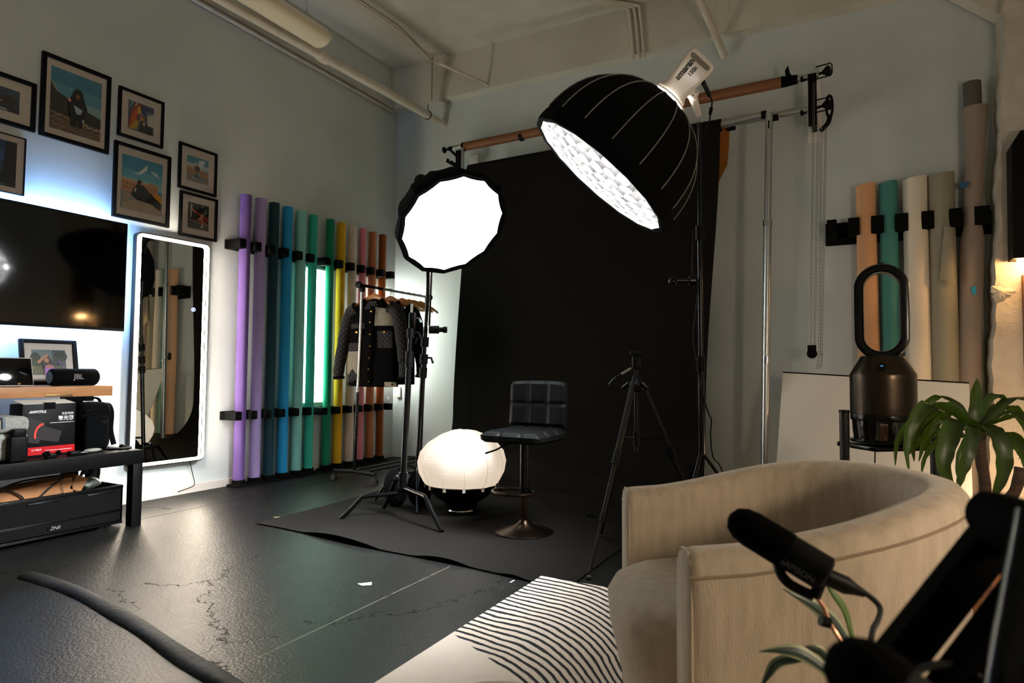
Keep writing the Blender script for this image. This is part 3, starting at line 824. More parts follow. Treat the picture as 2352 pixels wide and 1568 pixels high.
G().box((.33, -4.40, .969 + .098), (.008, .27, .195), Rt, .004).out('body', M('pale_metal', '#c9c6c2', .35, .6), t)
G().box((.3352, -4.40, .969 + .098), (.003, .258, .183), Rt, .001).out('screen', M('tablet_screen', '#050506', .08), t)
G().poly([(.33, -4.45, .969), (.33, -4.33, .969), (.25, -4.33, .969), (.25, -4.45, .969)], (0, 0, .004)).out('stand', BLK, t)


# ---------------------------------------------------------------- backdrop system on the back wall
YU, YS = -.30, -.50
BPAP = M('black_paper', '#161412', .85, bump=(3, .15, .03), spec=.06)
UL, UR = at(1036, 341, y=YU), at(1880, 172, y=YU)
ud = (UR - UL).normalized()
t = thing('crossbar', 'upper aluminium crossbar carrying the brown paper roll high on the back wall', 'crossbar', UL, 'crossbars of the backdrop system')
G().cyl(UL, UR, .027, n=20).out('bar', ALU, t)
for px_ in (1842,): 
    q = at(px_, 181, y=YU); G().cyl(q - ud * .012, q + ud * .012, .0285, n=20).out('collar', BLK, t)
t = thing('brown_paper_roll', 'long brown paper roll on the upper crossbar high on the back wall', 'paper roll', at(1066, 337, y=YU))
b0, b1 = at(1066, 337, y=YU), at(1795, 189, y=YU)
G().cyl(b0, b1, .05, n=28).out('paper', M('brown_paper', '#7a4c2b', .7), t)
G().cyl(b0 - ud * .015, b0 + ud * .01, .053, n=28).out('end_cap', BLK, t)
b2 = at(1832, 182, y=YU)
G().cyl(b1, b2, .051, .04, n=24).out('end_wrap', BLKF, t)
q = at(1806, 186, y=YU)
G().poly([q, at(1826, 184, y=YU), at(1815, 170, y=YU), at(1811, 152, y=YU), at(1803, 164, y=YU)], (0, -.02, 0)).out('clip_tail', BLK, t)
b3 = at(1198, 313, y=YU)
G().cyl(b3 - ud * .02, b3 + ud * .02, .0515, n=28).out('clip_band', BLK, t)
# lower bar behind the black sheet
LL, LR = at(1022, 401, y=YU), at(1863, 251, y=YU)
ld = (LR - LL).normalized()
t = thing('crossbar', 'lower aluminium crossbar behind the black backdrop roll', 'crossbar', LL, 'crossbars of the backdrop system')
G().cyl(LL, LR, .029, n=20).out('bar', ALU, t)
q = at(1842, 258, y=YU); G().cyl(q - ld * .012, q + ld * .012, .0305, n=20).out('collar', BLK, t)
q = at(1680, 291, y=YU); G().cyl(q - ld * .035, q + ld * .035, .036, n=20).out('stopper', BLK, t)
q = at(1776, 270, y=YU); G().cyl(q - ld * .045, q + ld * .045, .034, n=20).out('stopper', BLK, t)
# amber paper hanging behind
aT, aB = at(1676, 291, y=YU + .03), at(1672, 380, y=YU + .03)
t = thing('amber_paper', 'short length of amber paper hanging behind the black backdrop at its right edge', 'paper', aT)
g = G()
def amb(u, v):
    x = lerp(aT.x, aT.x - .55, u); z = lerp(aT.z, aB.z - .25 * smooth(u * 4), v)
    return Vector((x - .02 * v * (1 - u), YU + .035 + .02 * math.sin(v * 3) - .03 * (1 - u) * v, z))
g.grid(amb, 8, 8)
g.out('sheet', M('amber_sheet', '#a5621d', .6), t)
# black seamless backdrop
sT0, sT1 = at(1072, 388, y=YS), at(1654, 279, y=YS)
rz = (at(1072, 378, y=YS + .05).z + at(1654, 272, y=YS + .05).z) / 2
t = thing('black_backdrop', 'wide black seamless paper backdrop hanging from its roll and sweeping onto the floor', 'backdrop', ((sT0.x + sT1.x) / 2, YS, 0))
xL0, xR0 = sT0.x, sT1.x
zl, zr = at(1072, 380, y=YS).z, at(1654, 274, y=YS).z
rc0, rc1 = Vector((xL0 - .0, YS + .058, zl - .035)), Vector((xR0, YS + .058, zr - .035))
G().cyl(rc0, rc1, .058, n=28).out('roll', BPAP, t)
cT = at(1757, 263, y=YS + .058)
crb = G().cyl(rc1 - (rc1 - rc0).normalized() * .02, cT, .034, n=20).out('core_bar', ALU, t)
G().cyl(cT - (rc1 - rc0).normalized() * .03, cT + (rc1 - rc0).normalized() * .012, .036, n=20).out('core_cap', BLK, crb)
xLb, xRb = at(1040, 990, y=YS).x, at(1621, 1085, y=YS).x
def sheet(u, v):
    # v: 0 top .. 1 front edge on the floor
    Lh, Rr = 2.65, .62
    tot = Lh + Rr * math.pi / 2 + 2.27
    s = v * tot
    ztop = lerp(zl, zr, u) - .035
    if s < Lh: y, z = YS, lerp(ztop, Rr + .005, s / Lh)
    elif s < Lh + Rr * math.pi / 2:
        a = (s - Lh) / Rr
        y, z = YS - Rr * (1 - math.cos(a)), Rr * (1 - math.sin(a)) + .005
    else: y, z = YS - Rr - (s - Lh - Rr * math.pi / 2), .005
    k = smooth(s / Lh); k2 = smooth((s - Lh) / 2.5)
    xl = lerp(lerp(xL0, xLb, k), 1.45, k2); xr = lerp(lerp(xR0, xRb, k), 3.93, k2)
    x = lerp(xl, xr, u)
    e = smooth((v - .93) / .07)
    def bump(c, w): return max(0, 1 - ((x - c) / w) ** 2)
    z += e * (.03 * bump(2.3, .36) + .02 * bump(3.12, .2) + .01 * bump(3.6, .09))
    y += e * (-.06 * (u - .2) * 3 + .012 * math.sin(u * 11))
    z += .004 * math.sin(x * 4 + y * 2.2) * smooth((s - Lh) / .8) * (1 - e) + .004 * smooth((s - Lh) / .8)
    y += .006 * math.sin(x * 5 + z * 1.3) * (1 - smooth((s - Lh * .8) / .5))
    return Vector((x, y, max(z, .004)))
g = G().grid(sheet, 60, 150)
g.out('sheet', BPAP, t, fix=False)

# brackets
def bracket(lab, xs, ztop, zbot, side, mount):
    t = thing('backdrop_bracket', lab, 'bracket', (xs, 0, zbot), 'wall brackets of the backdrop system')
    G().bx(xs - .035, xs + .035, YU - .06, YU - .02, zbot, ztop, .003).out('upright', BLK, t)
    G().bx(xs - .02, xs + .02, YU - .03, 0, ztop - .35, ztop - .31).out('wall_arm', BLK, t)
    G().bx(xs - .02, xs + .02, YU - .03, 0, zbot + .05, zbot + .09).out('wall_arm', BLK, t)
    G().bx(xs - .06, xs + .06, -.014, 0, zbot - .05, ztop + .05, .003).out('wall_plate', mount, t)
    return t
zU, zLw = UR.z, LR.z
xr = at(1866, 220, y=YU - .04).x
t = bracket('black wall bracket at the right end of the crossbars', xr, at(1866, 168, y=YU - .06).z, at(1866, 287, y=YU - .06).z, 1, WHTP)
for z, pyk in ((at(1880, 172, y=YU).z, 171), (at(1880, 248, y=YU).z, 246)):
    k0 = Vector((xr, YU, z)); k1 = Vector((at(1909, pyk - 7, y=YU).x, YU, z + .025))
    dd = (k1 - k0).normalized()
    g = G().lathe([(.022, 0), (.022, .08), (.012, .1), (.012, .16), (.045, .2), (.045, .225), (.02, .235)], k0 + dd * ((k1 - k0).length - .235), dd, 18)
    g.out('tension_knob', BLK, t)
    g = G()
    for s_ in (-.055, .055):
        g.tube([Vector((xr + .03, YU - .05, z + s_)), Vector((xr + .15, YU - .05, z + s_ + .01)), Vector((xr + .16, YU - .05, z + s_ * .6 + .01))], .006, 6)
    g.tube([Vector((xr + .16, YU - .05, z + .043)), Vector((xr + .16, YU - .05, z - .023))], .006, 6)
    g.out('chain_guard', BLK, t)
g = G().tube([Vector((xr + .135 + .025 * math.cos(a), YU - .055, zLw - .02 + .1 * math.sin(a))) for a in [i * math.pi / 6 for i in range(12)]], .011, 8, True)
g.tube(spline([(xr + .14, YU - .055, zLw - .1), (xr + .12, YU - .055, zLw - .17), (xr + .06, YU - .055, zLw - .23)], 4), .02, 8)
g.out('chain_wheel', BLK, t)
xl = at(1054, 370, y=YU - .04).x
t = bracket('black wall bracket with hooks at the left end of the crossbars', xl, at(1054, 344, y=YU - .06).z, at(1052, 400, y=YU - .06).z, -1, WHTP)
P_ = lambda a, b: at(a, b, y=YU - .04)
G().poly([P_(1049, 354), P_(1049, 362), P_(1036, 349), P_(1040, 346)], (0, -.02, 0)).out('upper_hook', BLK, t)
G().poly([P_(1050, 376), P_(1049, 386), P_(1026, 373), P_(1029, 364), P_(1034, 367), P_(1031, 370), P_(1032, 373), P_(1038, 369)], (0, -.02, 0)).out('lower_hook', BLK, t)
G().bx(xl + .03, xl + .07, YU - .055, YU - .03, at(1054, 400, y=YU).z, at(1054, 344, y=YU).z, .003).out('inner_rail', ALU, t)
for a, b, c, d in ((1036, 341, 1019, 345), (1022, 401, 1003, 405)):
    k0, k1 = P_(a, b), P_(c, d); dd = (k1 - k0).normalized(); L_ = (k1 - k0).length
    G().lathe([(.026, 0), (.026, .03), (.014, .04), (.014, L_ - .03), (.036, L_ - .02), (.036, L_)], k0, dd, 18).out('tension_knob', BLK, t)


def ladder(g, p0, p1, w=.013, step=.03, r=.0016):
    p0, p1 = Vector(p0), Vector(p1)
    n = int((p1 - p0).length / step); d = (p1 - p0).normalized(); s = Vector((1, 0, 0))
    for k in (-1, 1):
        g.tube([lerp(p0, p1, i / n) + s * (k * w / 2) + Vector((0, 0, 0)) + s * (.0015 * math.sin(i * 1.9 + k)) for i in range(n + 1)], r, 4)
    for i in range(n + 1):
        c = lerp(p0, p1, i / n); g.tube([c - s * w / 2, c + s * w / 2], r * 1.2, 4)


YC = YU - .09
CHM = M('chain_metal', '#8f8a7c', .4, .7)
def ceq(a, b): return at(a, b, y=YC)
t = thing('pull_chain', 'left looped pull chain ending in a black weight below the right bracket', 'chain', ceq(1865, 815), 'pull chains of the backdrop system')
g = G(); ladder(g, ceq(1870, 190), ceq(1861, 796)); ladder(g, ceq(1879, 285), ceq(1871, 796)); g.out('loop', CHM, t)
q = ceq(1865, 812)
g = G().cyl(q + Vector((0, -.01, 0)), q + Vector((0, .01, 0)), .042, n=20); g.bx(q.x - .035, q.x + .035, q.y - .012, q.y + .012, q.z + .02, q.z + .075, .004); g.out('weight', BLK, t)
t = thing('pull_chain', 'right looped pull chain with bare hanging end below the right bracket', 'chain', ceq(1884, 848), 'pull chains of the backdrop system')
g = G(); ladder(g, ceq(1886, 288), ceq(1882, 815)); ladder(g, ceq(1897, 292), ceq(1887, 815))
ladder(g, ceq(1880, 812), ceq(1877, 848)); ladder(g, ceq(1888, 812), ceq(1884, 845))
g.out('loop', CHM, t)

# aluminium pole standing before the wall
YPO = -.66
p1 = at(1767, 260, y=YPO); p0 = at(1757, 1050, y=YPO)
d_ = (p1 - p0).normalized(); p0 = p0 - d_ * (p0.z / d_.z)
t = thing('support_pole', 'tall aluminium telescopic pole standing upright before the back wall', 'pole', p0)
pm1 = at(1763, 513, y=YPO); pm2 = at(1760, 826, y=YPO)
G().cyl(pm1, p1, .029, n=20).out('upper_tube', ALU, t)
G().cyl(p0, pm1, .033, n=20).out('lower_tube', ALU, t)
for q in (pm1, pm2):
    G().cyl(q - d_ * .028, q + d_ * .028, .039, n=20).out('collar', CHR, t)
G().cyl(p0, p0 + d_ * .03, .045, n=20).out('foot', RUB, t)
q = lerp(p0, p1, .972)
G().bx(q.x - .006, q.x + .006, q.y - .033, q.y - .028, q.z - .05, q.z + .02).out('slot', BLK, t)

# ---------------------------------------------------------------- rack and rolls at the right of the back wall
zr0, zr1 = at(2090, 537, y=-.03).z, at(2090, 497, y=-.03).z
t = thing('roll_rack', 'black notched roll rack on the back wall holding the pale rolls', 'roll rack', (5.5, 0, zr0))
xA, xB = at(1896, 530, y=-.03).x, at(2277, 500, y=-.03).x
G().bx(xA, xB, -.03, 0, zr0 - .05, zr1, .003).out('back_rail', BLKM, t)
for a, b in ((1896, 1923), (1945, 1976), (1998, 2032), (2054, 2088), (2112, 2148), (2175, 2213), (2236, 2277)):
    G().bx(at(a, 515, y=-.2).x + .01, at(b, 515, y=-.2).x - .005, -.2, -.028, zr0, zr1, .004).out('prong', BLKM, t)
RW = 'paper rolls standing at the right of the back wall'


def rroll(lab, pxc, pytop, r, col, flare=0, core=None, r_top=None, lean=0):
    tp = at(pxc, pytop, y=-.12)
    x0 = tp.x - lean
    t = thing('paper_roll', lab, 'paper roll', (x0, -.12, .004), RW)
    n = 28
    rs = []
    zt = tp.z
    zs = [.004, .5, 1.0, 1.5, 2.1, 2.3, 2.42, 2.55, zt - .3, zt]
    def rad(z):
        if z > 2.3 and zt < 3.2: k = smooth((z - 2.3) / .25); return lerp(r * .94, r_top or r, k)
        return r * (1 + flare * smooth((2.3 - z) / 1.2) * (1 - .5 * smooth((.8 - z) / .6)))
    for z in zs:
        rr = rad(z)
        rs.append([Vector((lerp(x0, tp.x, z / zt) + math.cos(2 * math.pi * j / n) * rr * (1 + .04 * math.sin(3 * 2 * math.pi * j / n + z)), -.12 + math.sin(2 * math.pi * j / n) * min(rr, .115), z + (.012 * math.cos(2 * math.pi * j / n) if z == zt else 0))) for j in range(n)])
    last = rs[-1]
    for k, dz in ((.86, 0), (.86, -.15)):
        c = Vector((tp.x, -.12, zt))
        rs.append([c + (v - c) * k + Vector((0, 0, dz)) for v in last])
    G().rings(rs).out('paper', M('pale_paper', col, .65, noise=(3, col)), t)
    return t, tp


t, tp = rroll('peach paper roll, leftmost in the rack on the back wall', 1988, 425, .079, '#dba578', .12)
q = at(1996, 735, y=-.235)
t, tp = rroll('teal paper roll second from left, behind the fan loop', 2039, 420, .07, '#3d8480', 0)
t, tp = rroll('cream white paper roll, third in the rack on the back wall', 2100, 411, .092, '#ded3c2', .08)
t, tp = rroll('grey olive paper roll with torn flap, left of the tallest roll', 2160, 402, .095, '#8f8a78', .1)
f0 = at(2184, 520, y=-.235); f1 = at(2194, 652, y=-.245); f2 = at(2158, 640, y=-.245); f3 = at(2168, 520, y=-.235)
G().grid(lambda u, v: lerp(lerp(f3, f0, u), lerp(f2, f1, u), v) + Vector((0, -.01 * math.sin(u * 3), 0)), 6, 6).out('torn_flap', M('flap_paper', '#8f8a78', .65), t, fix=False)
# tallest: taupe paper on a projecting cardboard core
pt = at(2240, 247, y=-.12); pc = at(2232, 190, y=-.12)
x0 = at(2222, 870, y=-.12).x - .03
t = thing('paper_roll', 'tallest taupe paper roll with a grey core sticking out of its top', 'paper roll', (x0, -.12, .004), RW)
n = 28; rs = []
for z in (.004, .9, 1.5, 2.2, 2.32, 2.6, 2.9, pt.z - .5, pt.z - .12, pt.z):
    r = .085 if z < 2.3 else (.068 if z < 2.7 else lerp(.07, .088, smooth((z - 2.7) / .7)))
    cx = lerp(x0, pt.x, z / pt.z)
    rs.append([Vector((cx + math.cos(2 * math.pi * j / n) * r, -.12 + math.sin(2 * math.pi * j / n) * r, z)) for j in range(n)])
rs.append([Vector((pt.x + math.cos(2 * math.pi * j / n) * .065, -.12 + math.sin(2 * math.pi * j / n) * .065, pt.z)) for j in range(n)])
G().rings(rs).out('paper', M('taupe_paper', '#8d7e72', .65), t)
G().cyl((pt.x - .015, -.12, pt.z - .1), (pc.x, -.12, pc.z), .064, n=24).out('core_tube', M('grey_core', '#54504a', .8), t)
q = at(2237, 667, y=-.21)
TAPE = M('blue_tape', '#1596b8', .6)
G().poly([q + Vector(v) for v in ((-.02, 0, .03), (.018, 0, .035), (.012, 0, -.035), (-.012, 0, -.03))], (0, -.002, 0)).out('tape', TAPE, t, label='small bright blue tape tab')
q = at(2216, 424, y=-.2)
G().poly([q + Vector(v) for v in ((-.04, 0, .025), (.035, 0, .02), (.01, 0, -.025), (-.035, 0, -.03))], (0, -.002, 0)).out('tape', M('dark_blue_tape', '#14507c', .6), t, label='darker blue tape tab')
q = at(2256, 525, y=-.1)
t = thing('paper_roll', 'pale grey green paper roll, rightmost beside the plaster pilaster', 'paper roll', (q.x - .035, -.048, .004), RW)
G().lathe([(.042, 0), (.042, q.z - .02)], (q.x - .035, -.048, .004), n=24).out('paper', M('grey_green_paper', '#b9bbb0', .65), t)

# ---------------------------------------------------------------- white boards leaning
yT, yB = -.56, -.98
w0, w1 = at(1798, 856, y=yT), at(2226, 881, y=yT)
w2x, w3x = at(1776, 1150, y=yB).x, at(2238, 1280, y=yB).x
t = thing('white_board', 'large white board leaning against the paper rolls behind the fan', 'board', ((w2x + w3x) / 2, yB, 0))
n_ = Vector((0, .012, .006))
G().poly([w0, w1, Vector((w3x, yB, .002)), Vector((w2x, yB, .002))], n_).out('panel', M('board_white', '#e6e2da', .38), t, smooth=False)
G().tube([w0 + n_ * .5 + Vector((0, 0, .002)), w1 + n_ * .5 + Vector((0, 0, .002))], .0075, 6).out('edge_trim', BLK, t)

# ---------------------------------------------------------------- fan on its stand
DF = 3.25
fb = at(2030, 1014, d=DF)
t = thing('fan_stand', 'black metal stand with round posts carrying the bladeless fan', 'stand', (fb.x, fb.y, 0))
lpx, rpx = at(1939, 942, d=3.2), at(2146, 952, d=3.32)
ST = M('stand_black', '#141414', .4)
for q in (lpx, rpx): 
    G().cyl((q.x, q.y, 0), q, .023, n=18).out('post', ST, t)
    G().cyl(q - Vector((0, 0, .012)), q + Vector((0, 0, .002)), .0245, n=18).out('post_cap', BLKG, t)
    G().box((q.x, q.y, .015), (.03, .42, .03), Matrix.Rotation(.49, 3, 'Z'), .004).out('foot', ST, t)
ax_ = (rpx - lpx); ax_.z = 0; ang = math.atan2(ax_.y, ax_.x)
mid_ = (lpx + rpx) / 2
G().box((mid_.x + FWD.x * .05 + RGT.x * .035, mid_.y + FWD.y * .05 + RGT.y * .035, fb.z - .025), (ax_.length - .1, .27, .026), Matrix.Rotation(ang, 3, 'Z'), .01, 3).out('shelf', BLKG, t)
G().tube(spline([fb + Vector((-.04, -.06, -.035)), fb + Vector((-.045, -.06, -.3)), Vector((fb.x - .03, fb.y, .006))], 5), .0035, 6).out('wire', BLK, t)
cd_ = (CAM - fb); cd_.z = 0; cd_.normalize(); rt = Vector((-cd_.y, cd_.x, 0))
t = thing('bladeless_fan', 'tall bronze and black bladeless fan with an oval loop and perforated body', 'fan', fb)
def fl(u, w, z): return fb + rt * u + cd_ * w + Vector((0, 0, z))
TANK = M('tank_smoke', '#17120e', .08, trans=.2, coat=.4)
G().lathe([(.15, 0), (.152, .006), (.15, .012)], fb, n=40).out('base_ring', BLKG, t)
wtk = G().lathe([(.135, .012), (.14, .06), (.142, .108)], fb, n=40).out('water_tank', TANK, t)
G().box(fl(.0, .143, .058), (.035, .006, .085), Matrix.Rotation(math.atan2(rt.y, rt.x), 3, 'Z'), .002).out('tank_window', M('warm_gloss', '#5a4230', .15, .6), wtk)
text('dyson', M('fan_ink', '#b8a58f', .5), wtk, fl(0, .1465, .095), rt, (0, 0, 1), .014)
G().lathe([(.148, .108), (.149, .112), (.149, .135), (.148, .138)], fb, n=40).out('black_band', BLKG, t)
# perforated body
pm_ = bpy.data.materials.new('perforated_bronze'); pm_.use_nodes = True
nt = pm_.node_tree; N = nt.nodes; L = nt.links; b = N['Principled BSDF']
b.inputs['Metallic'].default_value = .85; b.inputs['Roughness'].default_value = .35
tc = N.new('ShaderNodeTexCoord'); sx = N.new('ShaderNodeSeparateXYZ'); L.new(tc.outputs['Object'], sx.inputs[0])
def mt(op, a, c=None):
    n = N.new('ShaderNodeMath'); n.operation = op
    for i, q in enumerate((a, c)):
        if q is None: continue
        if isinstance(q, (int, float)): n.inputs[i].default_value = q
        else: L.new(q, n.inputs[i])
    return n.outputs[0]
th = mt('MULTIPLY', mt('ARCTAN2', sx.outputs['Y'], sx.outputs['X']), .149 / .0075)
zz = mt('DIVIDE', sx.outputs['Z'], .0065)
row = mt('FLOOR', zz)
sh = mt('MULTIPLY', mt('MODULO', row, 2.0), .5)
fu = mt('SUBTRACT', mt('FRACT', mt('ADD', mt('ADD', th, 400.0), sh)), .5); fv = mt('SUBTRACT', mt('FRACT', zz), .5)
dd = mt('ADD', mt('MULTIPLY', fu, fu), mt('MULTIPLY', fv, fv))
hole = mt('LESS_THAN', dd, .075)
mx = N.new('ShaderNodeMix'); mx.data_type = 'RGBA'; L.new(hole, mx.inputs[0]); mx.inputs[6].default_value = lin('#3f342a'); mx.inputs[7].default_value = lin('#060505')
L.new(mx.outputs[2], b.inputs['Base Color'])
BRZ = M('bronze', '#3f342a', .28, .9)
G().lathe([(.149, .152), (.149, .315)], fb, n=64, cap=False).out('perforated_body', pm_, t)
G().lathe([(.147, .138), (.1493, .14), (.1493, .152)], fb, n=64, cap=False).out('lower_trim', BRZ, t)
G().lathe([(.1493, .315), (.1495, .335), (.148, .34), (.098, .428), (.09, .43), (.0, .432)], fb, n=64, cap=False).out('shoulder', BRZ, t)
q = fl(-.004, .129, .372)
dsp = G().lathe([(.022, 0), (.022, .006), (.018, .007)], q, cd_ + Vector((0, 0, .55)), 24).out('display', BLKG, t)
n_ = (cd_ + Vector((0, 0, .55))).normalized()
G().box(q + n_ * .0072 + Vector((0, 0, .004)) + rt * .001, (.012, .0008, .003), Matrix.Rotation(math.atan2(rt.y, rt.x), 3, 'Z')).out('display_digits', M('screen_blue', '#4aa0ff', emit=('#3f8fe8', 1.4)), dsp)
G().box(q + n_ * .0072 + Vector((0, 0, -.007)) + rt * .003, (.02, .0008, .0022), Matrix.Rotation(math.atan2(rt.y, rt.x), 3, 'Z')).out('display_digits', M('screen_white', '#e0f6ff', emit=('#b8e4f0', 1.4)), dsp)
# oval loop
zc0 = .41; hh = .485; ww = .242
mz = zc0 + hh / 2
def oval(k, w, hw, hh_):
    o = []
    for i in range(48):
        a = 2 * math.pi * i / 48
        u = math.cos(a) * hw; v = math.sin(a) * hw + (hh_ - hw) * (1 if math.sin(a) > 1e-6 else (-1 if math.sin(a) < -1e-6 else 0))
        o.append(fl(u, w, mz + v))
    return o
g = G()
hw, hh2 = ww / 2, hh / 2
prof = [(0, -.045), (-.003, .03), (.004, .048), (.018, .056), (.034, .053), (.043, .045), (.044, 0), (.042, -.05), (.02, -.058), (.004, -.055)]
prof = [(.0, -.045), (-.002, .0), (.0, .04), (.006, .052), (.018, .056), (.034, .054), (.041, .046), (.0435, .02), (.0425, -.04), (.034, -.052), (.016, -.056), (.005, -.053)]
rs = [oval(0, w, hw - d, hh2 - d) for d, w in prof]
rs.append(rs[0])
g.rings(rs, True, False, False)
g.out('air_loop', BLKG, t)
G().box(fl(0, 0, zc0 + hh + .002), (.03, .045, .014), Matrix.Rotation(math.atan2(rt.y, rt.x), 3, 'Z'), .004).out('remote_control', STL, t)
G().box(fl(-.135, 0, .395), (.012, .06, .04), Matrix.Rotation(math.atan2(rt.y, rt.x), 3, 'Z'), .004)

# ---------------------------------------------------------------- lamps at the right
wl = at(2327, 330, y=-.6); wl2 = at(2329, 592, y=-.6)
t = thing('wall_lamp', 'black boxy lamp on the pilaster shining warm light down', 'lamp', (wl.x + .12, PY, wl2.z))
g = G()
prof = [Vector((wl2.x, 0, wl2.z)), Vector((wl2.x + .26, 0, wl2.z)), Vector((wl.x + .27, 0, wl.z + .1)), Vector((wl.x + .05, 0, wl.z + .1)), Vector((wl.x - .005, 0, wl.z))]
g.poly([Vector((v.x, PY - .24, v.z)) for v in prof], (0, .2, 0)); g.out('shade', BLK, t)
G().bx(wl2.x + .06, wl2.x + .2, PY - .06, PY, wl2.z + .2, wl2.z + .3).out('wall_arm', BLK, t)
G().cyl((wl2.x + .04, PY - .14, wl2.z - .022), (wl2.x + .24, PY - .14, wl2.z - .022), .02, n=14).out('bulb', M('warm_bulb', '#ffe9cc', emit=('#ffc27c', E_WALL)), t)
lp = at(2392, 1150, y=-1.05)
t = thing('globe_lamp', 'warm globe lamp on the floor behind the dracaena by the pilaster', 'lamp', (lp.x, lp.y, 0))
G().lathe([(.09, 0), (.09, .015), (.012, .03), (.012, lp.z - .08)], (lp.x, lp.y, 0), n=20).out('stand', BLK, t)
G().ball(lp, .085, n=20, k=14).out('globe', M('globe_glow', '#ffe6c4', emit=('#ffd6a8', E_TABLE)), t)

# ---------------------------------------------------------------- dracaena on a wooden table
ptb = at(2262, 1240, d=2.5)
zt = ptb.z
t = thing('plant_table', 'low slatted wooden table under the dracaena pot', 'table', (ptb.x + .05, ptb.y, 0))
tx, ty = ptb.x + .1, ptb.y
Rz = Matrix.Rotation(.49, 3, 'Z')
WT = M('orange_wood', '#b87440', .45, noise=(6, '#9c5c2c'), stretch=(2, 14, 2))
def tl(a, b, z): return Vector((tx, ty, z)) + Rz @ Vector((a, b, 0))
for i in range(5): G().box(tl(0, -.24 + .12 * i, zt - .014), (.62, .115, .024), Rz, .003).out('top_plank', WT, t)
for i in range(4): G().box(tl(0, -.2 + .13 * i, zt * .45), (.56, .11, .02), Rz, .003).out('shelf_plank', WT, t)
for a in (-.28, .28):
    for b_ in (-.26, .26): G().box(tl(a, b_, zt / 2 - .013), (.05, .05, zt - .026), Rz, .003).out('leg', WT, t)
t = thing('dracaena', 'leafy dracaena with thick cut stems in an olive pot on the wooden table', 'plant', (ptb.x, ptb.y, zt))
POT = M('olive_pot', '#7a6f2c', .35)
G().lathe([(.045, 0), (.06, .04), (.085, .115), (.082, .117), (.06, .1), (.0, .095)], (ptb.x, ptb.y, zt), n=28, cap=False).out('pot', POT, t)
G().lathe([(.001, .1), (.075, .098)], (ptb.x, ptb.y, zt), n=20, cap=False).out('soil', M('soil', '#1d1510', .95, bump=(90, .6)), t)
STEM = M('plant_stem', '#4a3420', .8, noise=(20, '#2c1f14'), bump=(50, .5), stretch=(1, 1, 3))
dpl = 2.5
s0, s1 = at(2268, 1185, d=dpl), at(2247, 1010, d=dpl)
s0.z = zt + .098
pts = spline([s0, at(2262, 1110, d=dpl), at(2252, 1050, d=dpl), s1], 5)
G().tube(pts, [.019 + .0012 * math.sin(i * 1.7) for i in range(len(pts))], 14).out('main_stem', STEM, t)
e0 = Vector((ptb.x + .04, ptb.y + .02, zt + .098)); e1 = at(2344, 1074, d=dpl)
pts = spline([e0, lerp(e0, e1, .5) + Vector((.02, 0, 0)), e1], 6)
G().tube(pts, [.02 + .001 * math.sin(i * 1.7) for i in range(len(pts))], 14).out('cut_stem', STEM, t)
lf = bpy.data.materials.new('dracaena_leaf'); lf.use_nodes = True
nt = lf.node_tree; N = nt.nodes; L = nt.links; b = N['Principled BSDF']
b.inputs['Base Color'].default_value = lin('#12230b'); b.inputs['Roughness'].default_value = .42
tr = N.new('ShaderNodeBsdfTranslucent'); tr.inputs[0].default_value = lin('#6f8f22')
mx = N.new('ShaderNodeMixShader'); mx.inputs[0].default_value = .35
L.new(b.outputs[0], mx.inputs[1]); L.new(tr.outputs[0], mx.inputs[2]); L.new(mx.outputs[0], N['Material Output'].inputs[0])
def leaf(g, pts, w, twist=0, fold=.35, side=None):
    pts = spline(pts, 7); n = len(pts)
    vs = []
    for i, p_ in enumerate(pts):
        k = i / (n - 1)
        tn = (pts[min(i + 1, n - 1)] - pts[max(i - 1, 0)]).normalized()
        s_ = Vector(side) if side is not None else RGT
        u = (s_ - tn * s_.dot(tn)); u = u.normalized() if u.length > .05 else tn.cross(FWD).normalized()
        v = tn.cross(u)
        a = twist * k; u = u * math.cos(a) + v * math.sin(a); v = tn.cross(u)
        ww = w * (.32 + .68 * math.sin(math.pi * min(1, .08 + k * .86)) ** .8) * (1 - k ** 5) ** .8 * 1.08 + .0006
        wav = .12 * math.sin(i * 1.3)
        vs += [p_ - u * ww + v * ww * (fold + wav), p_ - u * ww * .5 + v * ww * fold * .35, p_, p_ + u * ww * .5 + v * ww * fold * .35, p_ + u * ww + v * ww * (fold - wav)]
    fs = [[5 * i + j, 5 * i + j + 1, 5 * i + j + 6, 5 * i + j + 5] for i in range(n - 1) for j in range(4)]
    g.add(vs, fs)
g = G()
def lp_(*a):  # (px, py, depth offset)
    return [at(x, y, d=dpl + o) for x, y, o in a]
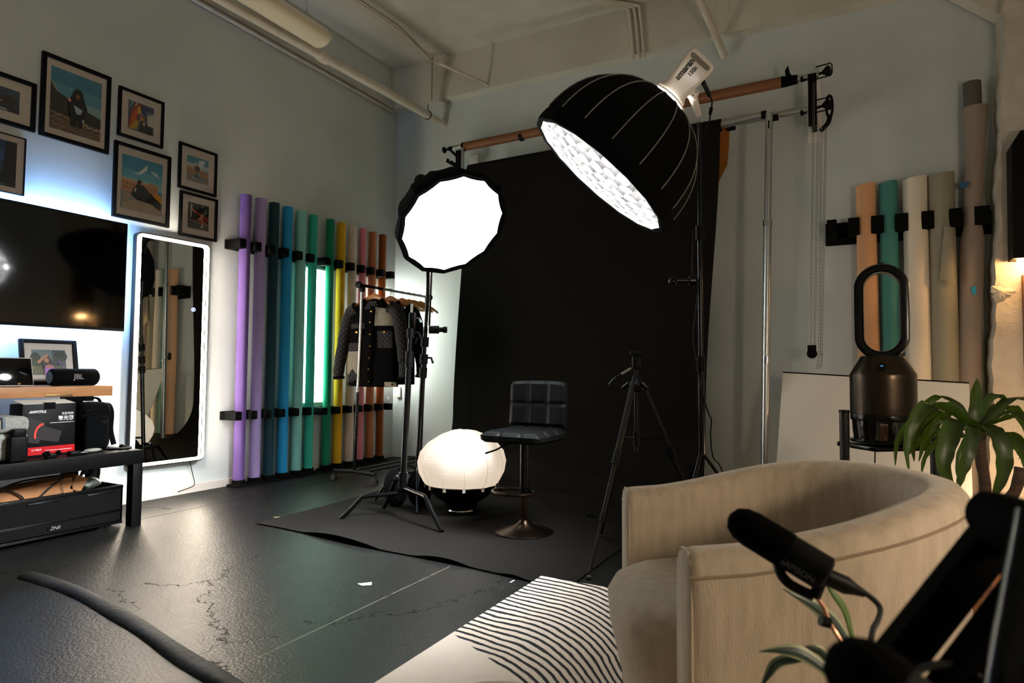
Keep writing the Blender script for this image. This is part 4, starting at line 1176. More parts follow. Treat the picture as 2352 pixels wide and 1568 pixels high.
LV = [([(2247, 985, 0), (2246, 940, .02), (2245, 868, .0)], .034, 0), ([(2240, 985, 0), (2200, 925, .05), (2150, 910, .1), (2100, 960, .12), (2062, 1010, .12), (2056, 1070, .12)], .02, .3),
      ([(2240, 985, 0), (2190, 945, -.06), (2130, 930, -.1), (2090, 975, -.14), (2080, 1030, -.15), (2088, 1085, -.15)], .026, -.3), ([(2245, 985, 0), (2200, 970, -.1), (2175, 1010, -.16), (2165, 1070, -.18), (2190, 1115, -.16)], .04, .2),
      ([(2247, 990, 0), (2235, 985, -.1), (2220, 1040, -.15), (2205, 1090, -.15), (2200, 1128, -.14)], .032, -.2), ([(2250, 985, 0), (2275, 985, -.12), (2300, 1030, -.17), (2300, 1090, -.17), (2272, 1158, -.15)], .038, .15),
      ([(2255, 975, 0), (2290, 940, .04), (2318, 915, .08), (2352, 912, .12), (2390, 930, .12)], .02, -.2), ([(2255, 980, 0), (2300, 945, .1), (2345, 950, .16), (2385, 985, .18)], .02, .3), ([(2255, 985, 0), (2295, 970, -.08), (2340, 960, -.12), (2390, 985, -.14)], .028, 0),
      ([(2250, 990, 0), (2290, 990, .02), (2335, 1005, .04), (2370, 1060, .05)], .024, .4), ([(2240, 990, 0), (2195, 980, .1), (2160, 985, .15), (2125, 1010, .18), (2110, 1060, .18)], .024, 0), ([(2240, 990, 0), (2190, 960, .12), (2145, 965, .2), (2105, 1020, .24), (2085, 1045, .24)], .018, .4),
      ([(2240, 995, 0), (2190, 1000, .02), (2150, 1015, .03), (2122, 1050, .03), (2115, 1100, .03)], .02, -.4), ([(2245, 990, 0), (2215, 1000, .1), (2180, 960, .14), (2150, 940, .2), (2120, 975, .22), (2112, 1005, .22)], .026, .2), ([(2250, 985, 0), (2270, 960, .1), (2300, 930, .15), (2330, 940, .2), (2360, 1000, .22), (2340, 1055, .2)], .026, 0), ([(2240, 985, 0), (2205, 950, .02), (2165, 955, .04), (2140, 990, .05), (2128, 1030, .05)], .02, .3), ([(2250, 985, 0), (2262, 930, .05), (2290, 905, .08), (2318, 925, .1)], .018, .4), ([(2245, 990, 0), (2225, 1010, -.04), (2205, 1050, -.06), (2198, 1095, -.06)], .022, .3), ([(2252, 990, 0), (2290, 1000, -.03), (2312, 1040, -.05), (2322, 1085, -.05)], .02, -.2), ([(2240, 980, 0), (2180, 930, 0), (2125, 950, -.02), (2098, 1010, -.03), (2100, 1060, -.03)], .018, .5),
      ([(2250, 990, 0), (2320, 1010, .12), (2345, 1040, .15), (2352, 1075, .15)], .022, 0)]
for pts_, w, tw in LV: leaf(g, lp_(*pts_), w * .8, tw)
g.out('foliage', lf, t, fix=False)
q = at(2198, 1248, d=2.62)
t = thing('red_ornament', 'tiny dark red ornament beside the olive pot on the wooden table', 'ornament', (q.x, q.y, zt))
g = G().ball((q.x, q.y, zt + .012), .012, n=12, k=8); g.ball((q.x + .009, q.y - .004, zt + .02), .008, n=10, k=7); g.out('body', M('dark_red', '#8c1420', .5), t)


# ---------------------------------------------------------------- clothes rack by the left wall
tA = at(832, 655, d=6.4); zbar = tA.z
tB = at(981, 682, z=zbar)
bA = at(814, 1080, z=.115); bB = Vector((tB.x - .06, tB.y + .0, .115))
ctr = (bA + bB) / 2
t = thing('clothes_rack', 'wheeled clothes rack with chrome post standing beside the coloured paper rolls', 'clothes rack', (ctr.x, ctr.y, 0))
bd = (tB - tA).normalized(); sd = bd.cross(Vector((0, 0, 1))).normalized()
mdA = lerp(bA, tA, .42)
G().cyl(bA, mdA, .0155, n=16).out('lower_post', BLKG, t); G().cyl(mdA, tA, .013, n=16).out('upper_post', CHR, t)
mdB = lerp(bB, tB, .42)
G().cyl(bB, mdB, .0155, n=16).out('lower_post', BLKG, t); G().cyl(mdB, tB, .013, n=16).out('upper_post', CHR, t)
RAILM = M('rail_grey', '#8f9a94', .3, .7)
G().cyl(tA + bd * .0, lerp(tA, tB, .28), .0165, n=16).out('rail_sleeve', BLKG, t)
G().cyl(lerp(tA, tB, .28), tB, .0135, n=16).out('top_rail', RAILM, t)
for q, s_ in ((tA, -1), (tB, 1)):
    cj = G().box(q + Vector((0, 0, -.028)), (.042, .042, .075), None, .01).out('corner_joint', BLK, t)
    G().lathe([(.016, 0), (.016, .03), (.034, .034), (.034, .055), (.02, .06)], q + bd * s_ * .01, bd * s_, 16).out('knob', BLK, cj)
for q in (bA, bB):
    e0, e1 = q - sd * .26 + Vector((0, 0, -.02)), q + sd * .26 + Vector((0, 0, -.02))
    bb = G().tube([e0, lerp(e0, e1, .5) + Vector((0, 0, .012)), e1], .02, 10).out('base_bar', BLK, t)
    for e in (e0, e1):
        g = G()
        for k in (-.012, .012): g.cyl(Vector((e.x, e.y, .028)) + bd * (k - .006), Vector((e.x, e.y, .028)) + bd * (k + .006), .028, n=18)
        g.cyl((e.x, e.y, .03), (e.x, e.y, e.z), .012, n=10)
        g.out('caster', RUB, bb)
for k in (-.09, .09): G().cyl(bA + sd * k + Vector((0, 0, -.018)), bB + sd * k + Vector((0, 0, -.018)), .011, n=10).out('base_rail', BLKG, t)


def hanger(lab, f, ang, drop=.0, grp='wooden clothes hangers on the rack'):
    c = lerp(tA, tB, f) + Vector((0, 0, .0155))
    l = Matrix.Rotation(ang, 3, 'Z') @ Vector((1, 0, 0))
    hk = [c + l * (.02 * math.cos(a)) + Vector((0, 0, .02 * math.sin(a) - .02)) for a in [math.radians(200 - 18 * i) for i in range(16)]]
    t = thing('clothes_hanger', lab, 'hanger', c, grp)
    z0 = -.085
    hk = [c + Vector((0, 0, z0))] + [c + Vector((0, 0, z0 + .03))] + [c + l * (.0185 * math.cos(a)) + Vector((0, 0, .0185 * math.sin(a) - .016)) for a in [math.radians(-40 + 22 * i) for i in range(11)]]
    G().tube(spline(hk, 3), .0024, 6).out('hook', CHR, t)
    g = G(); rs = []
    for i in range(17):
        u = -1 + 2 * i / 16
        p = c + l * (u * .215) + Vector((0, 0, z0 - .015 - .11 * abs(u) ** 1.35))
        w = lerp(.03, .014, abs(u)); d_ = .009 + .012 * abs(u) ** 2
        nrm = l.cross(Vector((0, 0, 1)))
        rs.append([p + Vector((0, 0, w * math.sin(a))) + nrm * (d_ * math.cos(a)) + nrm * (.02 * u * u) for a in [2 * math.pi * j / 10 for j in range(10)]])
    g.rings(rs); g.out('shoulder_bar', HANG, t)
    e0, e1 = c + l * .18 + Vector((0, 0, z0 - .105)), c - l * .18 + Vector((0, 0, z0 - .105))
    G().cyl(e0, e1, .0055, n=8).out('trouser_bar', HANG, t)
    return t, c, l


hanger('wooden hanger carrying the patchwork denim jacket, nearest on the rack', .17, .2)
hanger('wooden hanger carrying the plain black jacket behind the patchwork one', .40, .25)
hanger('empty wooden hanger, first one behind the black jacket', .58, .35)
hanger('empty wooden hanger, second behind the black jacket', .69, .4)
hanger('empty wooden hanger, third behind the black jacket', .77, .42)
hanger('empty wooden hanger nearest the far end of the clothes rack', .88, .3)

# jackets
def mono_mat():
    m = bpy.data.materials.new('flower_cross_jacquard'); m.use_nodes = True
    nt = m.node_tree; N = nt.nodes; L = nt.links; b = N['Principled BSDF']; b.inputs['Roughness'].default_value = .9
    tc = N.new('ShaderNodeTexCoord'); sx = N.new('ShaderNodeSeparateXYZ'); L.new(tc.outputs['Object'], sx.inputs[0])
    s = 1 / .026
    u = mt_(nt, 'MULTIPLY', mt_(nt, 'ADD', mt_(nt, 'ADD', sx.outputs['X'], mt_(nt, 'MULTIPLY', sx.outputs['Y'], .2)), 10), s); v = mt_(nt, 'MULTIPLY', mt_(nt, 'ADD', sx.outputs['Z'], 10), s)
    a = mt_(nt, 'ADD', u, v); c = mt_(nt, 'SUBTRACT', u, v)
    fa = mt_(nt, 'SUBTRACT', mt_(nt, 'FRACT', mt_(nt, 'MULTIPLY', a, .5)), .5); fc = mt_(nt, 'SUBTRACT', mt_(nt, 'FRACT', mt_(nt, 'ADD', mt_(nt, 'MULTIPLY', c, .5), 20)), .5)
    r = mt_(nt, 'SQRT', mt_(nt, 'ADD', mt_(nt, 'MULTIPLY', fa, fa), mt_(nt, 'MULTIPLY', fc, fc)))
    th = mt_(nt, 'ARCTAN2', fa, fc)
    pet = mt_(nt, 'ADD', mt_(nt, 'MULTIPLY', mt_(nt, 'ABSOLUTE', mt_(nt, 'SINE', mt_(nt, 'MULTIPLY', th, 2))), .22), .1)
    on = mt_(nt, 'MULTIPLY', mt_(nt, 'LESS_THAN', r, pet), mt_(nt, 'GREATER_THAN', r, .06))
    mx = N.new('ShaderNodeMix'); mx.data_type = 'RGBA'; L.new(on, mx.inputs[0]); mx.inputs[6].default_value = lin('#08080a'); mx.inputs[7].default_value = lin('#343331'); L.new(mx.outputs[2], b.inputs['Base Color'])
    return m


def mt_(nt, op, a, c=None):
    n = nt.nodes.new('ShaderNodeMath'); n.operation = op
    for i, q in enumerate((a, c)):
        if q is None: continue
        if isinstance(q, (int, float)): n.inputs[i].default_value = q
        else: nt.links.new(q, n.inputs[i])
    return n.outputs[0]


DEN = M('black_denim', '#070708', .9, bump=(220, .3), spec=.05)
GDEN = M('faded_grey_denim', '#8d8878', .9, noise=(40, '#6d695c'), bump=(200, .3), stretch=(3, 3, .4))
BRASS = M('brass', '#b98a3c', .35, .9)
MONO = mono_mat()


def jacket(lab, c, l, length, hw, patches, mat):
    """hangs from c (hook on the rail); l = direction of the right hand side seen from the camera"""
    fn = l.cross(Vector((0, 0, 1))).normalized()   # towards the viewer
    z0 = -.14
    t = thing('jacket', lab, 'jacket', c + Vector((0, 0, z0 - length)), 'jackets on the clothes rack')
    def prof(v):  # half width, half depth, drop at side
        sh = smooth(v / .12)
        w = hw * lerp(.42, .74, sh) if v < .12 else hw * lerp(.74, .76, (v - .12) / .88) 
        d = lerp(.045, .085, smooth(v / .3)) + .01 * math.sin(v * 9)
        return w, d
    def body(u, v, off=0):
        w, d = prof(v); w += off; d += off
        a = u * 2 * math.pi
        cx, sx = math.cos(a), math.sin(a)
        q = c + l * (w * math.copysign(abs(cx) ** .7, cx)) + fn * (d * math.copysign(abs(sx) ** .8, sx) * (1 + .06 * math.sin(u * 40 + v * 6)))
        return q + Vector((0, 0, z0 - v * length - .05 * max(0, 1 - v / .3) * abs(cx) ** 1.5 + .01 * sx * v))
    G().grid(lambda v, u: body(u, v), 24, 44).out('body', mat, t, fix=False)
    def front(uu, v, off=.006):   # uu in -1..1 across the front (left..right as seen)
        cx = math.copysign(abs(uu) ** (1 / .7), uu); a = math.acos(max(-1, min(1, cx)))
        return body(a / (2 * math.pi), v, off)
    # sleeves
    for s_ in (-1, 1):
        sh = c + l * (s_ * hw * .66) + Vector((0, 0, z0 - .09))
        pts = spline([sh - l * s_ * .05 + Vector((0, 0, .015)), sh + l * s_ * .03 + Vector((0, 0, -.05)), sh + l * (s_ * hw * .24) + Vector((0, 0, -.3)) + fn * .02, sh + l * (s_ * hw * .36) + Vector((0, 0, -.56 * length / .8)) + fn * .04, sh + l * (s_ * hw * .34) + Vector((0, 0, -.80 * length)) + fn * .05], 5)
        rad = [lerp(.095, .055, i / (len(pts) - 1)) * (1 + .05 * math.sin(i * 2.1)) for i in range(len(pts))]
        G().tube(pts, rad, 18, flat=.8).out('sleeve', patches['sleeve'] if patches else mat, t)
        q0, q1 = pts[-1] + (pts[-2] - pts[-1]) * 1.3, pts[-1] + Vector((0, 0, -.012))
        G().cyl(q0, q1, .06, .056, n=18).out('cuff', DEN, t)
    # collar
    rs = []
    for i in range(13):
        a = math.pi * (-.12 + 1.24 * i / 12)
        p = c + l * (.095 * math.cos(a)) - fn * (.06 * math.sin(a)) + fn * .03 + Vector((0, 0, z0 - .02 + .02 * math.sin(a)))
        o_ = (l * math.cos(a) - fn * math.sin(a) * .6)
        rs.append([p + o_ * .004 + Vector((0, 0, .045)), p + o_ * .02 + Vector((0, 0, .04)), p + o_ * .05 + Vector((0, 0, -.03)), p + o_ * .035 + Vector((0, 0, -.04)), p - o_ * .004])
    G().rings(rs).out('collar', mat, t)
    def patch(name, m_, u0, u1, v0, v1, off=.007, wob=0, label=None):
        g = G()
        def f(a, b):
            uu = lerp(u0, u1, a); vv = lerp(v0, v1 + (wob * math.sin(a * 9) if wob else 0), b)
            return front(uu, vv, off)
        g.grid(f, 10, 12); o = g.out(name, m_, t, fix=False, label=label); return o
    if patches:
        patch('inner_lining', MONO, -.3, .34, .0, .1, .004)
        plk = patch('placket', DEN, -.06, .14, .06, .99, .009)
        patch('denim_patch', GDEN, .2, .88, .08, .3, .0085, label='faded grey denim shoulder patch')
        patch('denim_patch', GDEN, -.93, -.4, .6, .84, .0105, .03, label='faded grey denim pocket patch')
        patch('jacquard_patch', MONO, -.97, -.34, .5, .96, .007, label='dark patch with pale flower crosses at the left front')
        patch('jacquard_patch', MONO, -.8, -.2, .27, .33, .007, label='strip of pale flower crosses above the pocket')
        patch('jacquard_patch', MONO, .3, .86, .36, .56, .007, label='chest patch with pale flower crosses')
        flap = patch('pocket_flap', DEN, -.8, -.22, .34, .41, .011)
        patch('hem_band', DEN, -.98, .98, .94, 1.0, .008)
        wl_ = patch('woven_label', M('label_cream', '#9c9784', .9), .62, .98, .955, 1.01, .012)
        q = front(.86, .98, .016); G().ball(q, .012, n=10, k=7).out('label_dot', M('label_dot', '#4a2018', .7), wl_)
        for v in (.13, .26, .4, .54, .68, .81, .955):
            q = front(.03, v, .012); G().cyl(q, q + fn * .004, .0075, n=12).out('button', BRASS, plk)
        for u_, w_ in ((-.5, flap), (.58, t)):
            q = front(u_, .375, .014); G().cyl(q, q + fn * .005, .0095, n=12).out('button', BRASS, w_)
    return t


lj = Matrix.Rotation(.2, 3, 'Z') @ Vector((1, 0, 0))
jacket('black patchwork denim jacket with faded grey and flower patterned panels on the rack', lerp(tA, tB, .17) + Vector((0, 0, .0)), lj, .86, .36, {'sleeve': MONO}, DEN)
lj = Matrix.Rotation(.25, 3, 'Z') @ Vector((1, 0, 0))
jacket('plain black jacket hanging behind the patchwork jacket', lerp(tA, tB, .40), lj, .84, .37, None, BLKF)

# ---------------------------------------------------------------- C-stand in front
H = Vector((2.22, -2.68, 0)); HT = Vector((2.275, -2.655, 1.6))
hd = (HT - H).normalized()
def hp(z): return H + hd * (z / hd.z)
t = thing('c_stand', 'front black turtle base stand with three bent legs beside the white lantern', 'light stand', H, 'light stands')
for tip, bend, z0, j in (((1.896, -2.974), .62, .185, 0), ((2.744, -2.909), .55, .225, 1), ((1.942, -2.538), .3, .30, 2)):
    tp = Vector((tip[0], tip[1], .012)); h0 = hp(z0); hz = Vector((tp.x, tp.y, h0.z - .03))
    b_ = lerp(h0, hz, bend)
    lgp = G().tube(spline([h0, lerp(h0, b_, .6), b_, lerp(b_, tp, .18) + Vector((0, 0, .012)), lerp(b_, tp, .6), tp], 5), .0155, 12).out('leg', BLKG, t)
    G().cyl(hp(z0 - .035), hp(z0 + .035), .036, n=18).out('leg_collar', BLKG, lgp)
G().cyl(hp(.13), hp(1.22), .0235, n=20).out('lower_column', BLKG, t)
G().cyl(hp(1.22), hp(1.46), .0185, n=18).out('upper_column', BLKG, t)
G().cyl(hp(1.12), hp(1.24), .032, n=18).out('riser_collar', BLK, t)
G().cyl(hp(1.34), hp(1.41), .03, n=18).out('riser_collar', BLK, t)
G().box(hp(1.475) + RGT * .01, (.055, .055, .12), Matrix.Rotation(.49, 3, 'Z'), .014).out('grip_head', STL, t)
G().cyl(hp(1.53), hp(1.6), .01, n=12).out('top_pin', CHR, t)
for z, s_ in ((1.18, -1), (1.38, 1), (1.49, 1)):
    q = hp(z); G().tube([q + RGT * .02 * s_, q + RGT * .06 * s_, q + RGT * .075 * s_ + Vector((0, 0, -.03))], .008, 8).out('t_handle', BLK if z < 1.45 else CHR, t)
q = hp(.28); G().cyl(q + RGT * -.03, q + RGT * -.075, .012, n=10).out('lock_knob', STL, t)

# ---------------------------------------------------------------- stand with the lit octagonal softbox
OC = at(1041, 517, d=5.0); ON = Vector((.675, -.298, -.673)).normalized()
D2 = 5.28
p1 = at(984, 640, d=D2); p0 = at(956, 1125, d=D2); sdv = (p1 - p0).normalized(); p0 = p0 - sdv * (p0.z / sdv.z)
OB = OC - ON * .56
t = thing('light_stand', 'rear black light stand that carries the glowing round softbox', 'light stand', p0, 'light stands')
def sp(z): return p0 + sdv * (z / sdv.z)
G().cyl(sp(.1), sp(1.12), .0215, n=18).out('lower_column', BLKG, t)
G().cyl(sp(1.12), sp(1.45), .018, n=18).out('middle_column', BLKG, t)
ptop = sp(2.0); ptop = Vector((lerp(ptop.x, OB.x, .6), lerp(ptop.y, OB.y, .6), 2.2))
G().tube(spline([sp(1.4), sp(1.75), ptop, OB + Vector((0, 0, -.08))], 5), .0145, 14).out('upper_column', BLKG, t)
for z in (1.08, 1.19, 1.33): G().cyl(sp(z - .04), sp(z + .04), .033, n=18).out('riser_collar', BLK, t)
for z, s_ in ((1.2, 1), (1.36, -1)):
    q = sp(z); G().tube([q + RGT * .02 * s_, q + RGT * .06 * s_, q + RGT * .075 * s_ + Vector((0, 0, -.045))], .009, 8).out('t_handle', BLK, t)
for k in range(3):
    a = 1.2 + k * 2.094
    tp = Vector((p0.x + .38 * math.cos(a), p0.y + .38 * math.sin(a), .012)); h0 = sp(.2 + .06 * k); b_ = lerp(h0, Vector((tp.x, tp.y, h0.z)), .55)
    G().tube(spline([h0, lerp(h0, b_, .7), b_, lerp(b_, tp, .6), tp], 4), .013, 10).out('leg', BLKG, t)
r0, r1 = at(992, 600, d=D2 - .05), at(986, 748, d=D2 - .05)
G().cyl(r0, r1, .009, n=10).out('arm_rod', BLKG, t)
G().tube(spline([r0, r0 + Vector((-.03, .03, .06)), OB + Vector((.02, 0, -.06))], 4), .009, 8).out('arm_rod', BLKG, t)
q = at(994, 757, d=D2 - .05)
g = G().cyl(q - RGT * .03, q + RGT * .05, .032, n=18); g.cyl(q + RGT * .05, q + RGT * .085, .02, n=14); g.cyl(q + RGT * .085, q + RGT * .115, .026, n=14); g.out('grip_head', BLK, t)

t = thing('octagonal_softbox', 'glowing white round softbox on its stand in front of the backdrop edge', 'softbox', OC)
ou, ow, _ = basis(ON)
NS = 14
def oring(r, h, sc=0, k=3):
    o = []
    for j in range(NS * k):
        a = 2 * math.pi * j / (NS * k)
        f = (j % k) / k
        rr = r * (math.cos(math.pi / NS) / math.cos(math.pi / NS * (2 * f - 1)) if k > 1 else 1)
        rr *= 1 - sc * math.sin(math.pi * f) ** 2
        o.append(OC + ON * h + (ou * math.cos(a) + ow * math.sin(a)) * rr)
    return o
R_ = .455
G().rings([oring(.395, .0, .02), oring(.43, .004, .02), oring(.448, .012, .02), oring(R_, .01, .0), oring(R_ + .004, -.03, .01), oring(.44, -.1, .03), oring(.38, -.22, .03), oring(.28, -.34, .02), oring(.15, -.43), oring(.09, -.455)], True, False, True).out('fabric_shell', BLKF, t, ang=25)
def face(u, v):
    ring = oring(.418, .003, .015)
    return None
rg = oring(.418, .006, .02)
g = G().rings([rg] + [[OC + ON * (.006 + (k * .012)) + (p - OC - ON * .006) * (1 - k / 6) for p in rg] for k in range(1, 6)], True, False, True)
g.out('diffuser', M('softbox_diffuser', '#ffffff', emit=('#eefaf8', E_OCTA)), t, label='glowing white front diffuser')
for k in (5, 9): 
    q = oring(R_, -.05)[k * 3]; 
    G().box(q, (.03, .03, .05), None, .008).out('rod_end', BLKF, t)
G().lathe([(.075, 0), (.075, .03), (.06, .05), (.06, .24), (.05, .26)], OC - ON * .45, -ON, 24).out('lamp_head', BLK, t)
# sandbag at the rear stand
q = Vector((p0.x + .01, p0.y - .12, 0))
t = thing('sandbag', 'black saddle sandbag slumped over the feet of the rear light stand', 'sandbag', q)
for s_ in (-1, 1):
    g = G()
    def sb(u, v, s_=s_):
        a = u * 2 * math.pi; b_ = (v - .5) * math.pi
        r = math.cos(b_)
        return q + RGT * (s_ * .095 + .10 * r * math.cos(a)) + Vector((0, 0, .155 + .15 * math.sin(b_) + .012 * math.sin(4 * a) * r)) + Vector((-.47, .88, 0)) * (.085 * r * math.sin(a) * (1 + .1 * math.sin(3 * a)))
    g.grid(sb, 22, 12); g.out('pouch', BLKF, t)
G().tube(spline([q + RGT * -.1 + Vector((0, 0, .29)), q + Vector((0, 0, .335)), q + RGT * .1 + Vector((0, 0, .29))], 5), .02, 8, flat=.4).out('strap', BLKF, t)

# ---------------------------------------------------------------- large dome softbox
DC = at(1386, 396, d=3.7)
DA = (RGT * .66 + UPV * .75 - FWD * .07).normalized()     # from the mouth to the lamp
du, dw, _ = basis(DA)
DR, DH = .478, .50
t = thing('dome_softbox', 'large black dome softbox with a glowing fabric grid aimed down at the stool', 'softbox', DC)
NR = 16
def dring(h, scal=0, k=3, add=0):
    f_ = max(0, 1 - (max(h, 0) / (DH + .03)) ** 2.5)
    r = DR * math.sqrt(f_) if h > 0 else DR
    r += add
    o = []
    for j in range(NR * k):
        a = 2 * math.pi * (j + .4) / (NR * k); f = (j % k) / k
        rr = r * (1 - .022 * math.sin(math.pi * f))
        o.append(DC + DA * h + (du * math.cos(a) + dw * math.sin(a)) * rr)
    return o
hs = [-.035, 0, .06, .12, .18, .24, .30, .36, .41, .45, .48, .5, .515]
outer = [dring(h) for h in hs]
inner = [dring(h, add=-.008) for h in hs[::-1]]
dsh = G().rings(outer, True, False, False).out('fabric_shell', BLKF, t, ang=28)
G().rings(inner, True, False, False).out('inner_lining', M('silver_lining', '#d8d6d0', .5), t, fix=False)
GREY = M('grey_piping', '#6d6c66', .7)
for j in range(NR):
    pts = [dring(h, add=.002)[j * 3] for h in [.05 + .05 * k for k in range(9)] + [.48, .505]]
    G().tube(pts, .0038, 6).out('rib_seam', GREY, dsh)
G().rings([dring(-.036, add=-.03), dring(-.04, add=-.004), dring(-.036, add=.004), dring(-.01, add=.005), dring(.03, add=.003)], True, False, False).out('rim_band', BLKF, t, ang=28)
q = dring(0)[0]
# lamp core, glowing through the gap at the neck, and the inner diffuser
G().lathe([(.11, .485), (.118, .505), (.118, .53), (.1, .545)], DC, DA, 32, cap=False).out('speed_ring', M('ring_glow', '#ffffff', emit=('#fff3e6', E_DOMECORE * .35)), t)
rg = dring(.11, add=-.012)
G().rings([rg] + [[DC + DA * (.11 - .03 * math.sin(k / 6 * math.pi / 2)) + (p - DC - DA * .11) * (1 - k / 6) for p in rg] for k in range(1, 6)], True, False, True).out('diffuser', M('dome_diffuser', '#ffffff', emit=('#f1f5f8', E_DOME)), t, label='glowing inner diffuser')
g = G()
NG = 15; sp_ = 2 * DR / NG; gd = .085
ga = .42
gu = du * math.cos(ga) + dw * math.sin(ga); gw = -du * math.sin(ga) + dw * math.cos(ga)
def gp_(a, b, top):
    r2 = (a * a + b * b) / (DR * DR)
    bul = .075 * (1 - r2)
    wob = .006 * math.sin(a * 37 + b * 23)
    return DC + gu * (a + wob) + gw * (b + .006 * math.sin(a * 29 - b * 31)) - DA * (bul - (.0 if not top else gd)) 
for i in range(-NG // 2 + 1, NG // 2 + 1):
    for ori in (0, 1):
        c_ = i * sp_
        lim = math.sqrt(max(0, (DR - .045) ** 2 - c_ ** 2))
        n = int(2 * lim / (sp_ / 4)) + 1
        if n < 3: continue
        vs = []
        for k in range(n + 1):
            s = -lim + 2 * lim * k / n
            wv = .006 * math.sin(s / sp_ * math.pi + (i % 2) * math.pi)
            a, b_ = (c_ + wv, s) if ori == 0 else (s, c_ + wv)
            vs += [gp_(a, b_, False), gp_(a, b_, True)]
        g.add(vs, [[2 * k, 2 * k + 2, 2 * k + 3, 2 * k + 1] for k in range(n)])
sk = [[p + DA * (0) for p in dring(.095, add=-.02)], [DC + (p - DC) * .93 - DA * .02 for p in dring(0)]]
g2_ = G().rings(sk, True, False, False); g.add(g2_.v, g2_.f)
g.out('fabric_grid', M('grid_fabric', '#2e2b29', .8), t, fix=False, smooth=False)
G().lathe([(.122, .527), (.127, .53), (.127, .537), (.112, .54)], DC, DA, 32, cap=False).out('neck_ring', WHTP, t)

# lamp head on the dome
HB = DC + DA * .545
t = thing('lamp_head', 'white video lamp head with black lettering plugged into the dome softbox', 'lamp', HB)
vw = (CAM - HB).normalized(); vw = (vw - DA * vw.dot(DA)).normalized(); vs_ = DA.cross(vw).normalized()   # toward camera, sideways
if vs_.dot(UPV) < 0: vs_ = -vs_
def hb(a, s, w): return HB + DA * a + vs_ * s + vw * w
HW = M('lamp_white', '#d9d3ca', .4)
rs = []
def rr_(a, hs, hw_, r=.02, off=0):
    o = []
    for cs, cw, q in ((hs - r, hw_ - r, 0), (-(hs - r), hw_ - r, 1), (-(hs - r), -(hw_ - r), 2), (hs - r, -(hw_ - r), 3)):
        for k in range(5):
            an = math.pi / 2 * (q + k / 4); o.append(hb(a, cs + r * math.cos(an) + off, cw + r * math.sin(an)))
    return o
G().rings([rr_(-.01, .095, .09, .06), rr_(.02, .092, .085, .05), rr_(.05, .075, .07, .03), rr_(.15, .082, .066), rr_(.24, .088, .06), rr_(.275, .084, .052), rr_(.29, .07, .04)]).out('body', HW, t)
hbd = t.children[0]
g = G()
sl = []
for cs, q in ((.05, 0), (-.05, 2)):
    for k in range(7):
        an = math.pi / 2 * q + math.pi * k / 6 - 0
        sl.append((.245 + .016 * math.cos(an + (0)), cs + .016 * math.sin(an)))
sl = [(.245 + .016 * math.cos(a), .052 + .016 * math.sin(a)) for a in [math.pi * k / 8 for k in range(9)]] + [(.245 + .016 * math.cos(a), -.052 + .016 * math.sin(a)) for a in [math.pi + math.pi * k / 8 for k in range(9)]]
g.poly([hb(a, s, .0605 - (a - .24) * .2) for a, s in sl], vw * -.002); g.out('handle_slot', M('slot_grey', '#77736a', .6), hbd)
LB = M('lamp_ink', '#111111', .5)
text('amaran', LB, hbd, hb(.155, .036, .0685), DA, vs_, .048, bold=.001)
text('150c', LB, hbd, hb(.175, -.004, .068), DA, vs_, .033, bold=.0006)
yk = at(1604, 262, d=3.95); yt = at(1605, 282, d=3.95)
q0 = hb(.1, -.085, .0)
G().box(hb(.11, -.095, .0), (.05, .05, .045), DA.to_track_quat('X', 'Z').to_matrix(), .006).out('tilt_bracket', HW, t)
G().tube([hb(.1, -.1, 0), lerp(hb(.1, -.1, 0), yk, .5), yk], [.026, .022, .018], 8).out('yoke', HW, t)
for s_ in (.012, -.012):
    q = hb(.11 + s_, -.095, .026); G().cyl(q, q + vw * .004, .0035, n=8).out('screw', BLK, t)
pw = hb(.2, -.085, .0)
G().cyl(pw, at(1629, 218, d=3.95), .013, n=10).out('power_plug', BLK, t)
G().tube(spline([at(1629, 218, d=3.95), at(1635, 232, d=3.95), at(1634, 248, d=3.95), at(1631, 262, d=3.95), at(1630, 276, d=3.95), at(1620, 310, d=3.98), at(1612, 420, d=4.0)], 5), .0045, 6).out('power_cord', BLK, t)
G().cyl(at(1634, 247, d=3.95), at(1631, 262, d=3.95), .0105, n=10).out('cord_filter', BLK, t)
# its stand
T2 = yt; B2 = at(1612, 1085, d=3.95); s2 = (T2 - B2).normalized(); B2 = B2 - s2 * (B2.z / s2.z)
t = thing('light_stand', 'tall black light stand under the dome softbox, rising behind the armchair', 'light stand', B2, 'light stands')
def s2p(z): return B2 + s2 * (z / s2.z)
G().cyl(s2p(.08), s2p(1.16), .019, n=16).out('lower_column', BLKG, t)
G().cyl(s2p(1.16), s2p(1.95), .0155, n=16).out('middle_column', BLKG, t)
G().cyl(s2p(1.95), T2, .012, n=14).out('upper_column', BLKG, t)
for z in (1.15, 1.95): G().cyl(s2p(z - .045), s2p(z + .045), .027, n=16).out('riser_collar', BLK, t)
for k in range(3):
    a = .3 + k * 2.094
    tp = Vector((B2.x + .42 * math.cos(a), B2.y + .42 * math.sin(a), .012)); h0 = s2p(.62); h1 = s2p(.2)
    G().cyl(h0, tp, .011, n=10).out('leg', BLKG, t); G().cyl(h1, lerp(h0, tp, .55), .007, n=8).out('brace', BLKG, t)
q = at(1583, 644, d=3.93)
G().cyl(at(1591, 528, d=3.93), q + RGT * .015, .005, n=8).out('arm_rod', STL, t)
g = G().cyl(q, q + RGT * .035, .03, n=16); g.cyl(q - RGT * .09, q, .014, n=12); g.ball(q - RGT * .1 + Vector((0, 0, -.006)), .028, n=14, k=9); g.out('grip_head', STL, t)
G().tube([q + RGT * .04, s2p(q.z)], .008, 8).out('arm_link', BLK, t)
